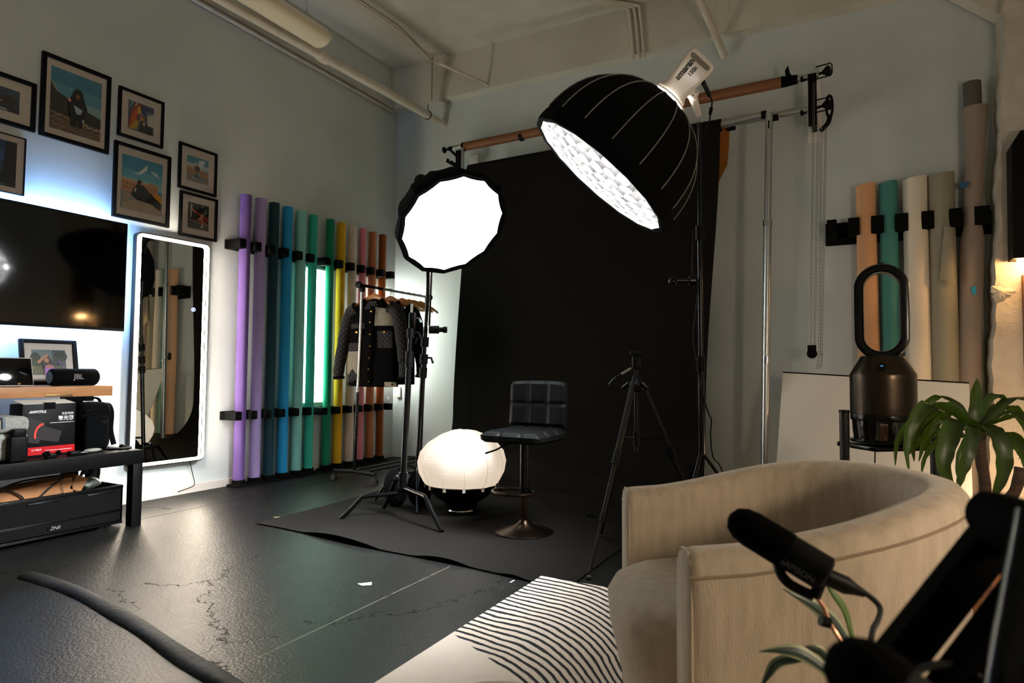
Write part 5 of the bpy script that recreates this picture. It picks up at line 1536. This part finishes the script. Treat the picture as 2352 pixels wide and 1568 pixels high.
pts = spline([at(1614, 560, d=3.94), at(1600, 700, d=3.93), at(1592, 770, d=3.93), at(1600, 830, d=3.93), at(1613, 900, d=3.93), at(1627, 948, d=3.95), at(1634, 965, d=4.0), at(1632, 1000, d=4.05), at(1638, 1050, d=4.1), at(1655, 1072, d=4.2), at(1680, 1150, d=4.2)], 5)
G().tube(pts, .004, 6).out('power_cord', BLK, t)


# ---------------------------------------------------------------- white lantern on the floor
LC = Vector((2.50, -2.285, .012))
t = thing('lantern_softbox', 'white balloon lantern softbox with black skirt resting on the floor', 'lantern', LC)
NL = 12
rs = []
for h, r in ((.205, .275), (.23, .298), (.3, .335), (.38, .347), (.46, .325), (.53, .265), (.585, .18), (.615, .1), (.625, .03)):
    o = []
    for j in range(NL * 4):
        a = 2 * math.pi * j / (NL * 4) + .1; f = (j % 4) / 4
        rr = r * (1 - .02 * (1 - abs(2 * f - 1)) if r > .1 else 1) * (1 + .004 * math.sin(h * 90 + j))
        o.append(LC + Vector((rr * math.cos(a) * 1.0, rr * math.sin(a), h + .004 * math.sin(a * 3))))
    rs.append(o)
LAN = bpy.data.materials.new('lantern_fabric'); LAN.use_nodes = True
b = LAN.node_tree.nodes['Principled BSDF']; b.inputs['Base Color'].default_value = lin('#ece6dd'); b.inputs['Roughness'].default_value = .6; b.inputs['Emission Color'].default_value = lin('#ffe9d4'); b.inputs['Emission Strength'].default_value = .55
trl = LAN.node_tree.nodes.new('ShaderNodeBsdfTranslucent'); trl.inputs[0].default_value = lin('#faf3ea')
mxl = LAN.node_tree.nodes.new('ShaderNodeMixShader'); mxl.inputs[0].default_value = .6
LAN.node_tree.links.new(b.outputs[0], mxl.inputs[1]); LAN.node_tree.links.new(trl.outputs[0], mxl.inputs[2]); LAN.node_tree.links.new(mxl.outputs[0], LAN.node_tree.nodes['Material Output'].inputs[0])
tcn = LAN.node_tree.nodes.new('ShaderNodeTexCoord'); nz = LAN.node_tree.nodes.new('ShaderNodeTexNoise'); mpn = LAN.node_tree.nodes.new('ShaderNodeMapping'); bpn = LAN.node_tree.nodes.new('ShaderNodeBump')
mpn.inputs['Scale'].default_value = (2, 2, 22); nz.inputs['Scale'].default_value = 2.2; bpn.inputs['Strength'].default_value = .35; bpn.inputs['Distance'].default_value = .012
LAN.node_tree.links.new(tcn.outputs['Object'], mpn.inputs[0]); LAN.node_tree.links.new(mpn.outputs[0], nz.inputs['Vector']); LAN.node_tree.links.new(nz.outputs['Fac'], bpn.inputs['Height']); LAN.node_tree.links.new(bpn.outputs[0], b.inputs['Normal'])
lbl = G().rings(rs, True, False, True).out('diffuser_balloon', LAN, t, ang=60)
SEAM = M('seam_grey', '#c5bdb3', .8)
for j in range(NL):
    G().tube([r_[j * 4] for r_ in rs[:-1]], .0012, 5).out('seam', SEAM, lbl)
lsk = G().lathe([(.29, .205), (.278, .212), (.25, .16), (.2, .11), (.14, .075), (.12, .04), (.12, .0)], LC, n=36).out('skirt', BLKF, t)
G().lathe([(.105, .022), (.108, .032), (.105, .04)], LC + Vector((.03, -.05, -.012)), n=24, cap=False).out('mount_ring', CHR, t)
for k in range(12):
    a = 2 * math.pi * k / 12 + .1
    G().box(LC + Vector((.286 * math.cos(a), .286 * math.sin(a), .2)), (.006, .022, .03), Matrix.Rotation(a, 3, 'Z')).out('tab', SEAM, lsk)

# ---------------------------------------------------------------- bar stool
SB = Vector((3.23, -2.645, .012))
t = thing('bar_stool', 'black quilted leather bar stool with round bronze base in front of backdrop', 'stool', SB)
sx_ = Matrix.Rotation(-.02, 3, 'Z') @ Vector((1, 0, 0))   # sitter's axis across
sy_ = Matrix.Rotation(-.02, 3, 'Z') @ Vector((0, 1, 0))   # towards the backrest
sC = Vector((SB.x - .005, SB.y + .0, 0))
LEA = M('black_leather', '#08090a', .46, bump=(90, .12), spec=.12)
BRN = M('bronze_chrome', '#3d3128', .3, 1)
def st(a, b_, z): return Vector((sC.x, sC.y, 0)) + sx_ * a * 1.1 + sy_ * b_ * 1.1 + Vector((0, 0, z))
def sqr(hx, hy, r, z, n=5, cz=0):
    o = []
    for ca, cb, q in ((hx - r, hy - r, 0), (-(hx - r), hy - r, 1), (-(hx - r), -(hy - r), 2), (hx - r, -(hy - r), 3)):
        for k in range(n + 1):
            an = math.pi / 2 * (q + k / n); o.append(st(ca + r * math.cos(an), cb + r * math.sin(an), z))
    return o
ZS = .625
g = G().rings([sqr(.19, .19, .04, ZS), sqr(.205, .205, .04, ZS + .015), sqr(.208, .208, .04, ZS + .045)], True, True, False)
def seat(u, v):
    a = lerp(-.208, .208, u); b_ = lerp(-.208, .208, v)
    ed = max(abs(a), abs(b_)) / .208
    q = 1
    for s in (-.07, .07): q = min(q, (abs(a - s) / .02), (abs(b_ - s) / .02))
    rnd = .03 * smooth((ed - .8) / .2) 
    a2, b2 = a, b_
    if abs(a) > .168 and abs(b_) > .168:
        da, db = abs(a) - .168, abs(b_) - .168; L_ = math.hypot(da, db)
        if L_ > .04: a2 = math.copysign(.168 + da * .04 / L_, a); b2 = math.copysign(.168 + db * .04 / L_, b_)
    return st(a2, b2, ZS + .075 - .012 * (1 - smooth(q)) - rnd + .012 * smooth((abs(b_) - .1) / .1) * (1 if b_ > 0 else -.6))
g.grid(seat, 40, 40)
sto = g.out('seat', LEA, t)
def back(u, v, s=1):
    a = lerp(-.2, .2, u); z = lerp(.71, 1.03, v)
    q = min(1, abs(z - .87) / .02)
    for s_ in (-.067, .067): q = min(q, abs(a - s_) / .02)
    ed = max(abs(a) / .2, abs(z - .87) / .16)
    th = .032 - .018 * smooth((ed - .86) / .14)
    if s < 0: q = 1
    a2 = a * (1 - .03 * smooth((v - .85) / .15)) 
    return st(a2, .2 + .06 * (z - .7) + .05 * (a / .2) ** 2 * -.4 - s * (th - .009 * (1 - smooth(q))), z + (-.012 * (a / .2) ** 4 if v > .9 else 0))
g = G().grid(lambda u, v: back(u, v, 1), 36, 30); g.grid(lambda u, v: back(u, v, -1), 16, 14)
ring = [(i / 36, 0) for i in range(36)] + [(1, i / 30) for i in range(30)] + [(1 - i / 36, 1) for i in range(36)] + [(0, 1 - i / 30) for i in range(30)]
g.rings([[back(u, v, 1) for u, v in ring], [back(u, v, -1) for u, v in ring]], True, False, False)
g.out('backrest', LEA, t, fix=True)
g = G()
for a in (-.11, .11): g.tube(spline([st(a, .12, ZS + .01), st(a, .215, ZS + .02), st(a, .23, .72), st(a, .235, .85)], 5), .014, 8)
g.out('back_bracket', BLK, t)
G().cyl(SB + Vector((0, 0, .04)), (SB.x, SB.y, .33), .021, n=20).out('lower_column', BRN, t)
G().cyl((SB.x, SB.y, .30), (SB.x, SB.y, ZS), .03, n=20).out('gas_column', STL, t)
G().lathe([(.2, 0), (.2, .006), (.19, .012), (.12, .025), (.06, .05), (.036, .075), (.03, .085)], SB, n=48).out('base', BRN, t)
rc = st(-.04, -.06, .285)
pts = [rc + sx_ * (.148 * math.cos(a)) + sy_ * (.115 * math.sin(a)) for a in [2 * math.pi * i / 36 for i in range(36)]]
frg = G().tube(pts, .0105, 10, True).out('foot_ring', BRN, t)
G().cyl((SB.x, SB.y, .262), (SB.x, SB.y, .308), .035, n=20).out('ring_clamp', BLK, frg)
G().tube(spline([st(-.02, -.05, ZS), st(-.1, -.06, ZS - .03), st(-.14, -.1, ZS - .06), st(-.2, -.13, ZS - .085)], 5), .006, 8).out('lever', BLK, sto)

# ---------------------------------------------------------------- camera tripod
TP = Vector((4.06, -2.80, 0)); zh = 1.03
t = thing('camera_tripod', 'black camera tripod with silver pan handle standing before the backdrop', 'tripod', TP)
TD = M('tripod_tube', '#1b1916', .42, .8)
for fx, fy in ((3.965, -3.33), (4.42, -2.45), (3.72, -2.48)):
    f = Vector((fx, fy, .012)); h = Vector((TP.x, TP.y, zh)) + (f - TP).normalized() * .04
    a_, b_ = lerp(h, f, .42), lerp(h, f, .72)
    lg_ = G().cyl(h, a_, .0165, n=12).out('leg', TD, t)
    G().cyl(a_, b_, .012, n=12).out('middle_tube', TD, lg_); G().cyl(b_, lerp(h, f, .985), .0085, n=10).out('lower_tube', TD, lg_)
    d_ = (f - h).normalized()
    G().cyl(a_ - d_ * .05, a_ + d_ * .03, .0215, n=12).out('leg_lock', BLK, lg_); G().cyl(b_ - d_ * .03, b_ + d_ * .02, .0155, n=12).out('leg_lock', BLK, lg_)
    G().ball(f, .017, (1, 1, .7), 12, 8).out('rubber_foot', RUB, lg_)
    G().cyl(Vector((TP.x, TP.y, .70)), lerp(h, f, .33), .005, n=6).out('spreader', BLK, t)
G().cyl((TP.x, TP.y, .62), (TP.x, TP.y, 1.12), .013, n=14).out('center_column', TD, t)
G().cyl((TP.x, TP.y, .66), (TP.x, TP.y, .74), .02, n=14).out('column_lock', BLK, t)
G().lathe([(.02, 0), (.045, .01), (.05, .04), (.03, .07), (.02, .1)], (TP.x, TP.y, .98), n=18).out('hub', BLK, t)
G().box((TP.x, TP.y, 1.155), (.05, .07, .08), Matrix.Rotation(.4, 3, 'Z'), .012).out('pan_head', BLK, t)
G().box((TP.x, TP.y, 1.215), (.07, .09, .02), Matrix.Rotation(.4, 3, 'Z'), .005).out('plate', BLK, t)
hq = Vector((TP.x, TP.y, 1.12))
G().tube([hq - RGT * .03, hq - RGT * .09 + Vector((0, 0, -.035))], .009, 8).out('handle_grip', CHR, t)
G().tube(spline([hq - RGT * .09 + Vector((0, 0, -.035)), hq - RGT * .13 + Vector((0, 0, -.06)), hq - RGT * .165 + Vector((0, 0, -.098))], 4), .006, 8).out('pan_handle', STL, t)
for s_ in (-1, 1): G().cyl((TP.x + .04 * s_, TP.y - .02, 1.03), (TP.x + .075 * s_, TP.y - .03, 1.0), .012, n=10).out('lock_knob', STL, t)
q = at(1357, 1184, z=.018)
g = G().tube(spline([q + Vector((-.03, .01, -.004)), q + Vector((-.01, 0, .012)), q + Vector((.02, -.005, .01)), q + Vector((.04, -.02, -.004))], 4), .008, 8)
tag(g.out('metal_clip', STL, origin=(q.x, q.y, .008)), 'small shiny metal clip lying on the black paper left of the tripod', 'clip')

# ---------------------------------------------------------------- rug
def rug_mat():
    m = bpy.data.materials.new('striped_rug'); m.use_nodes = True
    nt = m.node_tree; N = nt.nodes; L = nt.links; b = N['Principled BSDF']; b.inputs['Roughness'].default_value = .95
    tc = N.new('ShaderNodeTexCoord'); sx = N.new('ShaderNodeSeparateXYZ'); L.new(tc.outputs['Object'], sx.inputs[0])
    def noise(sc, det=3):
        n = N.new('ShaderNodeTexNoise'); n.inputs['Scale'].default_value = sc; n.inputs['Detail'].default_value = det; L.new(tc.outputs['Object'], n.inputs['Vector']); return n.outputs['Fac']
    f = lambda op, a, c=None: mt_(nt, op, a, c)
    X, Y = sx.outputs['X'], sx.outputs['Y']
    curve = f('MULTIPLY', f('POWER', f('MAXIMUM', f('SUBTRACT', X, .25), 0.0), 2.0), 1.5)
    s = f('ADD', f('ADD', Y, f('MULTIPLY', X, .10)), curve)
    s = f('ADD', s, f('MULTIPLY', f('SUBTRACT', noise(3), .5), .07))
    s = f('ADD', s, f('MULTIPLY', f('SUBTRACT', noise(30, 2), .5), .008))
    fr = f('FRACT', f('ADD', f('DIVIDE', s, .047), 100.0))
    on = f('LESS_THAN', fr, .40)
    lim = f('GREATER_THAN', f('ADD', Y, f('MULTIPLY', X, .52)), -.86)
    gap = f('GREATER_THAN', noise(5, 1), .24)
    on = f('MULTIPLY', f('MULTIPLY', on, lim), gap)
    r = N.new('ShaderNodeMix'); r.data_type = 'RGBA'; L.new(noise(2.5, 5), r.inputs[0]); r.inputs[6].default_value = lin('#efe4d6'); r.inputs[7].default_value = lin('#dccbb8')
    mx = N.new('ShaderNodeMix'); mx.data_type = 'RGBA'; L.new(on, mx.inputs[0]); L.new(r.outputs[2], mx.inputs[6]); mx.inputs[7].default_value = lin('#17161a'); L.new(mx.outputs[2], b.inputs['Base Color'])
    bp = N.new('ShaderNodeBump'); bp.inputs['Strength'].default_value = .5; bp.inputs['Distance'].default_value = .004; L.new(noise(260, 2), bp.inputs['Height']); L.new(bp.outputs[0], b.inputs['Normal'])
    return m
ro = Vector((3.735, -3.437, 0))
tag(G().bx(3.735, 6.0, -6.2, -3.437, .001, .014, .004).out('rug', rug_mat(), origin=ro), 'cream rug with wavy black stripes under the armchair', 'rug')

# ---------------------------------------------------------------- tub armchair
VEL = M('beige_velvet', '#c2b29c', .8, noise=(14, '#ab9c87'), sheen=.35, bump=(120, .25), stretch=(3, 3, .5))
CO = Vector((4.722, -4.82, .0145))
cb = (RGT * 1.0); cb.z = 0; cb.normalize(); cl = Vector((-cb.y, cb.x, 0))
def ch(b_, l, z): return CO + cb * b_ + cl * l + Vector((0, 0, z))
t = thing('armchair', 'beige velvet tub armchair standing on the striped rug at the right', 'armchair', CO)
AW, AL, AB = .365, .34, .40
path = []
for i in range(9): path.append(((-.006, .0, .02)[i] if i < 3 else lerp(0, AL, i / 9), AW + .01 * i / 9, 0, 1))
for i in range(25):
    a = math.pi / 2 - math.pi * i / 24
    path.append((AL + AB * math.cos(a), (AW + .01) * math.sin(a), math.cos(a), math.sin(a)))
for i in range(1, 10): path.append(((.02, .0, -.006)[i - 7] if i > 6 else lerp(AL, 0, i / 9), -AW - .01 * (1 - i / 9), 0, -1))
def rimz(b_): return .715 + .115 * smooth(b_ / .72)
rs = []; piping = []; pip2 = []
NP = len(path)
for i, (b_, l, nb, nl) in enumerate(path):
    if 9 <= i < 34:
        nn = Vector((nb / AB, nl / AW, 0)).normalized(); nb, nl = nn.x, nn.y
    zt_ = rimz(b_) - .0145
    ed = min(i, NP - 1 - i); k = (.86, .97, 1)[min(ed, 2)]
    dz = (-.012, -.003, 0)[min(ed, 2)]
    sec = [(.028, .02), (.046, .2), (.055, .45), (.058, zt_ - .06), (.054, zt_ - .025), (.038, zt_ - .006), (.015, zt_), (-.015, zt_), (-.04, zt_ - .008), (-.056, zt_ - .03), (-.06, zt_ - .08), (-.06, .3), (-.05, .08), (-.03, .02)]
    fb_ = 0
    rs.append([ch(b_ + nb * o * k + fb_, l + nl * o * k, z + (dz if z > .5 else 0)) for o, z in sec])
    piping.append(ch(b_ + nb * .0575, l + nl * .0575, zt_ - .048))
g = G().rings(rs, True, True, True); shell = g.out('shell', VEL, t, ang=50)
G().tube(piping, .0035, 6).out('seam_piping', M('velvet_seam', '#8d7a64', .85), shell)
for s_ in (1, -1):
    pts = spline([ch(-.001, s_ * (AW + .052), .05), ch(-.001, s_ * (AW + .054), .4), ch(-.001, s_ * (AW + .052), .64), ch(-.001, s_ * (AW + .03), .69), ch(-.001, s_ * AW, .697), ch(-.001, s_ * (AW - .035), .685), ch(-.001, s_ * (AW - .054), .62), ch(-.001, s_ * (AW - .054), .4)], 5)
    G().tube(pts, .0038, 6).out('front_piping', VEL, shell)
# cushion
rs = []
for z, k, fw_ in ((.05, .86, .02), (.09, .93, .035), (.22, .97, .07), (.38, .995, .1), (.45, 1.0, .105), (.482, .985, .09), (.497, .94, .065), (.503, .85, .02), (.506, .5, 0)):
    o = []
    for j in range(48):
        a = 2 * math.pi * j / 48; ca, sa = math.cos(a), math.sin(a)
        b_ = .30 + math.copysign(abs(ca) ** (.55 if ca < 0 else .9), ca) * (.30 * k if ca < 0 else .38 * k) - (fw_ * max(0, -ca) ** .5 if ca < 0 else 0) * (1 - .35 * abs(sa) ** 2)
        o.append(ch(b_, math.copysign(abs(sa) ** .6, sa) * .305 * (k if z > .3 else 1), z))
    rs.append(o)
G().rings(rs).out('seat_cushion', VEL, t, ang=60)
for b_, l in ((.06, .3), (.06, -.3), (.6, .25), (.6, -.25)): G().cyl(ch(b_, l, 0), ch(b_, l, .055), .02, .026, n=12).out('foot', BLK, t)
# pouf at the bottom edge
pc = at(1300, 1600, z=.30)
PO = Vector((4.60, -5.46, .0145))
t = thing('pouf', 'round beige velvet pouf on the rug at the bottom edge before the armchair', 'pouf', PO)
G().lathe([(.17, 0), (.19, .03), (.2, .15), (.2, .32), (.185, .375), (.155, .405), (.1, .42), (.03, .425)], PO, n=40).out('cushion', VEL, t, ang=60)
G().tube([PO + Vector((.2 * math.cos(a), .2 * math.sin(a), .335)) for a in [2 * math.pi * i / 40 for i in range(40)]], .004, 6, True).out('piping', VEL, t)

# ---------------------------------------------------------------- floor cable cover, scraps
pts = [at(x, y, z=.012) for x, y in ((60, 1318), (128, 1338), (200, 1368), (262, 1402), (330, 1442), (400, 1492), (470, 1535), (545, 1580), (640, 1640))]
pts = spline(pts, 5)
g = G(); rs = []
for i, p in enumerate(pts):
    tn = (pts[min(i + 1, len(pts) - 1)] - pts[max(i - 1, 0)]); tn.z = 0; tn.normalize(); s_ = Vector((-tn.y, tn.x, 0))
    w = .042 * (1 + .06 * math.sin(i * .5)); h = .022 * (1 + .08 * math.sin(i * .8 + 1))
    rs.append([Vector((p.x, p.y, 0)) + s_ * w * c_ + Vector((0, 0, z)) for c_, z in ((1, .001), (.8, h * .75), (.35, h), (-.35, h * .95), (-.8, h * .6), (-1, .001))])
g.rings(rs)
tag(g.out('cable_cover', M('cover_rubber', '#131211', .6, spec=.2, bump=(25, .4)), origin=(pts[0].x, pts[0].y, 0)), 'long black cable cover running across the floor at the lower left', 'cable cover')
def scrap(name, lab, px_, py_, poly_, m, cat='paper scrap'):
    q = at(px_, py_, z=.003)
    g = G().poly([q + Vector((a, b_, c)) for a, b_, c in poly_], (0, 0, .0012))
    tag(g.out(name, m, origin=(q.x, q.y, .0)), lab, cat)
scrap('paper_scrap', 'small white torn paper scrap lying on the bare black floor', 838, 1342, [(-.04, -.01, 0), (.0, -.02, 0), (.035, .01, 0), (.02, .03, .006)], WHT)
scrap('wood_splinter', 'thin pale splinter lying on the floor at the paper corner', 646, 1187, [(-.05, -.03, 0), (-.03, -.035, 0), (.05, .035, 0), (.03, .03, 0)], M('splinter', '#a98b66', .7), 'splinter')
scrap('paper_stub', 'tiny white stub lying before the corner of the striped rug', 1176, 1335, [(-.004, -.02, 0), (.004, -.022, 0), (.006, .02, 0), (-.003, .02, 0)], WHT, 'stub')

# ---------------------------------------------------------------- microphones and boom arm in the foreground
MF, MB_ = at(1712, 1207, d=1.03), at(1902, 1322, d=.97)
md = (MB_ - MF).normalized(); ML = (MB_ - MF).length
t = thing('microphone', 'black broadcast microphone with grey lettering in front of the armchair', 'microphone', (MF + MB_) / 2, 'podcast microphones')
FOAM2 = M('foam_black', '#060606', .95, bump=(350, .5), spec=.04)
G().lathe([(.005, -.028), (.018, -.022), (.026, -.008), (.0288, .01), (.0288, ML * .52), (.0265, ML * .54)], MF, md, 28).out('windscreen', FOAM2, t)
ARM = M('arm_black', '#040404', .85, spec=.05)
MBK = M('mic_black', '#060606', .55, spec=.15)
G().lathe([(.0265, ML * .52), (.0275, ML * .56), (.0275, ML * .97), (.022, ML)], MF, md, 28).out('body', MBK, t)
mbd = t.children[-1]
mu = (UPV - md * UPV.dot(md)).normalized(); mv = md.cross(mu)
if mv.dot(FWD) > 0: mv = -mv
text('SAMSON', M('mic_ink', '#5a5f63', .5), mbd, MF + md * ML * .70 - mu * .009 + mv * .0268, md, mu, .013)
G().lathe([(.013, -.005), (.0135, .03), (.009, .045), (.006, .06)], MB_ + md * .0 - mu * .002, (at(1968, 1352, d=.97) - MB_), 16).out('connector', BLK, t)
cbl = spline([at(1962, 1346, d=.97), at(1985, 1360, d=.97), at(2012, 1382, d=.96), at(2022, 1400, d=.95), at(2016, 1425, d=.93), at(2004, 1450, d=.9), at(2002, 1500, d=.86), at(2030, 1570, d=.8)], 5)
G().tube(cbl, .0042, 8).out('cable', RUB, t)
yk1 = MF + md * ML * .5 - mu * .02
G().tube(spline([yk1 - mu * .005, at(1795, 1320, d=.99), at(1820, 1345, d=.98), at(1868, 1368, d=.97)], 4), .008, 10).out('yoke', MBK, t)
G().tube([at(1885, 1335, d=.965), at(1878, 1352, d=.965), at(1872, 1368, d=.968)], .009, 8).out('swivel', STL, t)
CPR = M('copper', '#b98a70', .35, .8)
G().tube([at(1872, 1366, d=.97), at(1892, 1394, d=.97), at(1905, 1430, d=.965), at(1925, 1462, d=.96), at(2010, 1590, d=.9)], .0035, 8).out('mount_rod', CPR, t)
rq = at(2010, 1590, d=.9)
G().cyl((rq.x, rq.y, .016), rq, .011, n=14).out('stand_pole', ARM, t); G().lathe([(.11, 0), (.11, .012), (.014, .022)], (rq.x, rq.y, .0145), n=28).out('stand_base', ARM, t)
G().cyl(at(1884, 1424, d=.955), at(1905, 1430, d=.955), .008, n=10).out('rod_knob', BLK, t)
# second microphone, close to the lens
t = thing('microphone', 'blurred black microphone end at the bottom edge, nearest to the viewer', 'microphone', at(1970, 1560, d=.47), 'podcast microphones')
a0_, a1_ = at(1958, 1530, d=.47), at(2110, 1660, d=.44)
ad = (a1_ - a0_).normalized(); L_ = (a1_ - a0_).length
G().lathe([(.004, -.018), (.016, -.013), (.024, -.002), (.0285, .012), (.029, L_ * .6)], a0_, ad, 28).out('windscreen', FOAM2, t)
G().lathe([(.027, L_ * .6), (.027, L_ * 1.6), (.02, L_ * 1.7)], a0_, ad, 24).out('body', MBK, t)
# boom arm
J = at(2318, 1196, d=.62)
t = thing('boom_arm', 'black articulated microphone boom arm crossing the lower right corner', 'boom arm', J)
def beam(p0, p1, w, nm, th=.02):
    d_ = (p1 - p0).normalized(); s_ = d_.cross(FWD).normalized(); n_ = d_.cross(s_)
    rs = []
    for k in range(2):
        q = p0 if k == 0 else p1
        rs.append([q + s_ * (w * a) + n_ * (th * b_) for a, b_ in ((-1, -.8), (-.9, -1), (.9, -1), (1, -.8), (1, .8), (.9, 1), (-.9, 1), (-1, .8))])
    return G().rings(rs).out(nm, ARM, t)
beam(at(2298, 1214, d=.62), at(2000, 1590, d=.60), .0195, 'forward_beam', .011)
G().cyl(J - FWD * .03, J + FWD * .03, .022, n=24).out('elbow_joint', ARM, t)
G().cyl(J - FWD * .034, J - FWD * .03, .008, n=14).out('joint_bolt', STL, t)
beam(at(2472, 1262, d=.58), at(2166, 1672, d=.56), .032, 'rear_beam', .011)
G().cyl(at(2385, 1180, d=.53), at(2300, 1660, d=.50), .0165, n=24).out('support_tube', M('gloss_tube', '#15140f', .15, .6), t)
sq = at(2300, 1660, d=.50)
G().cyl((sq.x, sq.y, .016), sq, .0165, n=20).out('stand_pole', ARM, t)
G().lathe([(.13, 0), (.13, .012), (.02, .022)], (sq.x, sq.y, .0145), n=32).out('stand_base', ARM, t)
G().tube([a0_ + ad * L_ * 1.6, lerp(a0_ + ad * L_ * 1.6, sq, .5) + Vector((0, 0, -.04)), sq + Vector((0, 0, -.1))], .009, 10).out('lower_link', ARM, t)
J2 = at(2352, 1215, d=.58)
G().cyl(J2 - FWD * .02, J2 + FWD * .03, .026, n=24).out('rear_joint', ARM, t)
g = G().tube(spline([at(2080, 1590, d=.55), at(2110, 1540, d=.56), at(2170, 1525, d=.56), at(2230, 1540, d=.56), at(2290, 1600, d=.54)], 5), .0035, 8)
g.out('cable_tie', RUB, t)

# ---------------------------------------------------------------- variegated plant between microphone and armchair
dp = 1.12
pb = at(1945, 1500, d=dp)
t = thing('striped_leaf_plant', 'dracaena with narrow pale edged leaves rising below the microphone', 'plant', (pb.x, pb.y, .0145))
vl = M('striped_leaf', '#25382b', .4)
ve = M('pale_leaf_edge', '#8c9270', .45)
vg = M('green_leaf', '#4f6b2b', .4)
def strap_leaf(pts, w, mats, twist=0):
    pts = spline(pts, 6); n = len(pts); g = G()
    vs = []
    for i, p_ in enumerate(pts):
        k = i / (n - 1); tn = (pts[min(i + 1, n - 1)] - pts[max(i - 1, 0)]).normalized()
        u = tn.cross(FWD).normalized(); v = tn.cross(u); a = twist; u = u * math.cos(a) + v * math.sin(a)
        ww = w * (.45 + .55 * math.sin(math.pi * min(1, k * 1.1 + .05))) * (1 - k ** 5) + .0004
        vs.append([p_ - u * ww, p_ - u * ww * .6 + v * .002, p_ + v * .003, p_ + u * ww * .6 + v * .002, p_ + u * ww])
    for j in range(4):
        g.cur = 1 if j in (0, 3) else 0
        g.add([q for r_ in vs for q in (r_[j], r_[j + 1])], [[2 * i, 2 * i + 1, 2 * i + 3, 2 * i + 2] for i in range(n - 1)])
    return g
allg = G()
for pts_, w, e, tw in (([(1945, 1470, 0), (1910, 1425, 0), (1860, 1385, -.01), (1795, 1350, -.02)], .013, 1, .3), ([(1960, 1470, .02), (1940, 1400, .03), (1915, 1365, .03), (1893, 1335, .04)], .008, 2, .5),
                       ([(1925, 1560, 0), (1850, 1505, 0), (1800, 1492, 0), (1742, 1495, 0)], .012, 1, .4), ([(1850, 1510, .01), (1790, 1520, .01), (1765, 1548, .01), (1742, 1590, .01)], .009, 1, .6), ([(1925, 1560, .03), (1890, 1500, .03), (1860, 1488, .03), (1835, 1495, .03)], .008, 1, .2)):
    g = strap_leaf([at(x, y, d=dp + o) for x, y, o in pts_], w, None, tw)
    allg.cur = 0
    o_ = len(allg.v); allg.v += g.v; allg.f += [[i + o_ for i in f] for f in g.f]; allg.m += [(2 if e == 2 else m) for m in g.m]
allg.out('foliage', [vl, ve, vg], t, fix=False)
G().tube(spline([Vector((pb.x, pb.y, .2)), Vector((pb.x + .01, pb.y, .4)), at(1950, 1478, d=dp)], 5), .007, 8).out('stem', STEM, t)
G().lathe([(.06, 0), (.085, .16), (.09, .2), (.08, .2), (.07, .17), (.0, .17)], (pb.x, pb.y, .0145), n=24, cap=False).out('pot', POT, t)

# ---------------------------------------------------------------- floor lamp at the right of the armchair
FL = Vector((6.85, -5.35, 0))
t = thing('floor_lamp', 'warm globe floor lamp standing at the right of the armchair', 'lamp', FL)
G().lathe([(.15, 0), (.15, .02), (.014, .035), (.014, 1.3)], FL, n=24).out('stand', BLK, t)
G().ball(FL + Vector((0, 0, 1.42)), .13, n=24, k=16).out('globe', M('floor_lamp_glow', '#fff2dd', emit=('#ffe3c6', E_ROOM)), t)
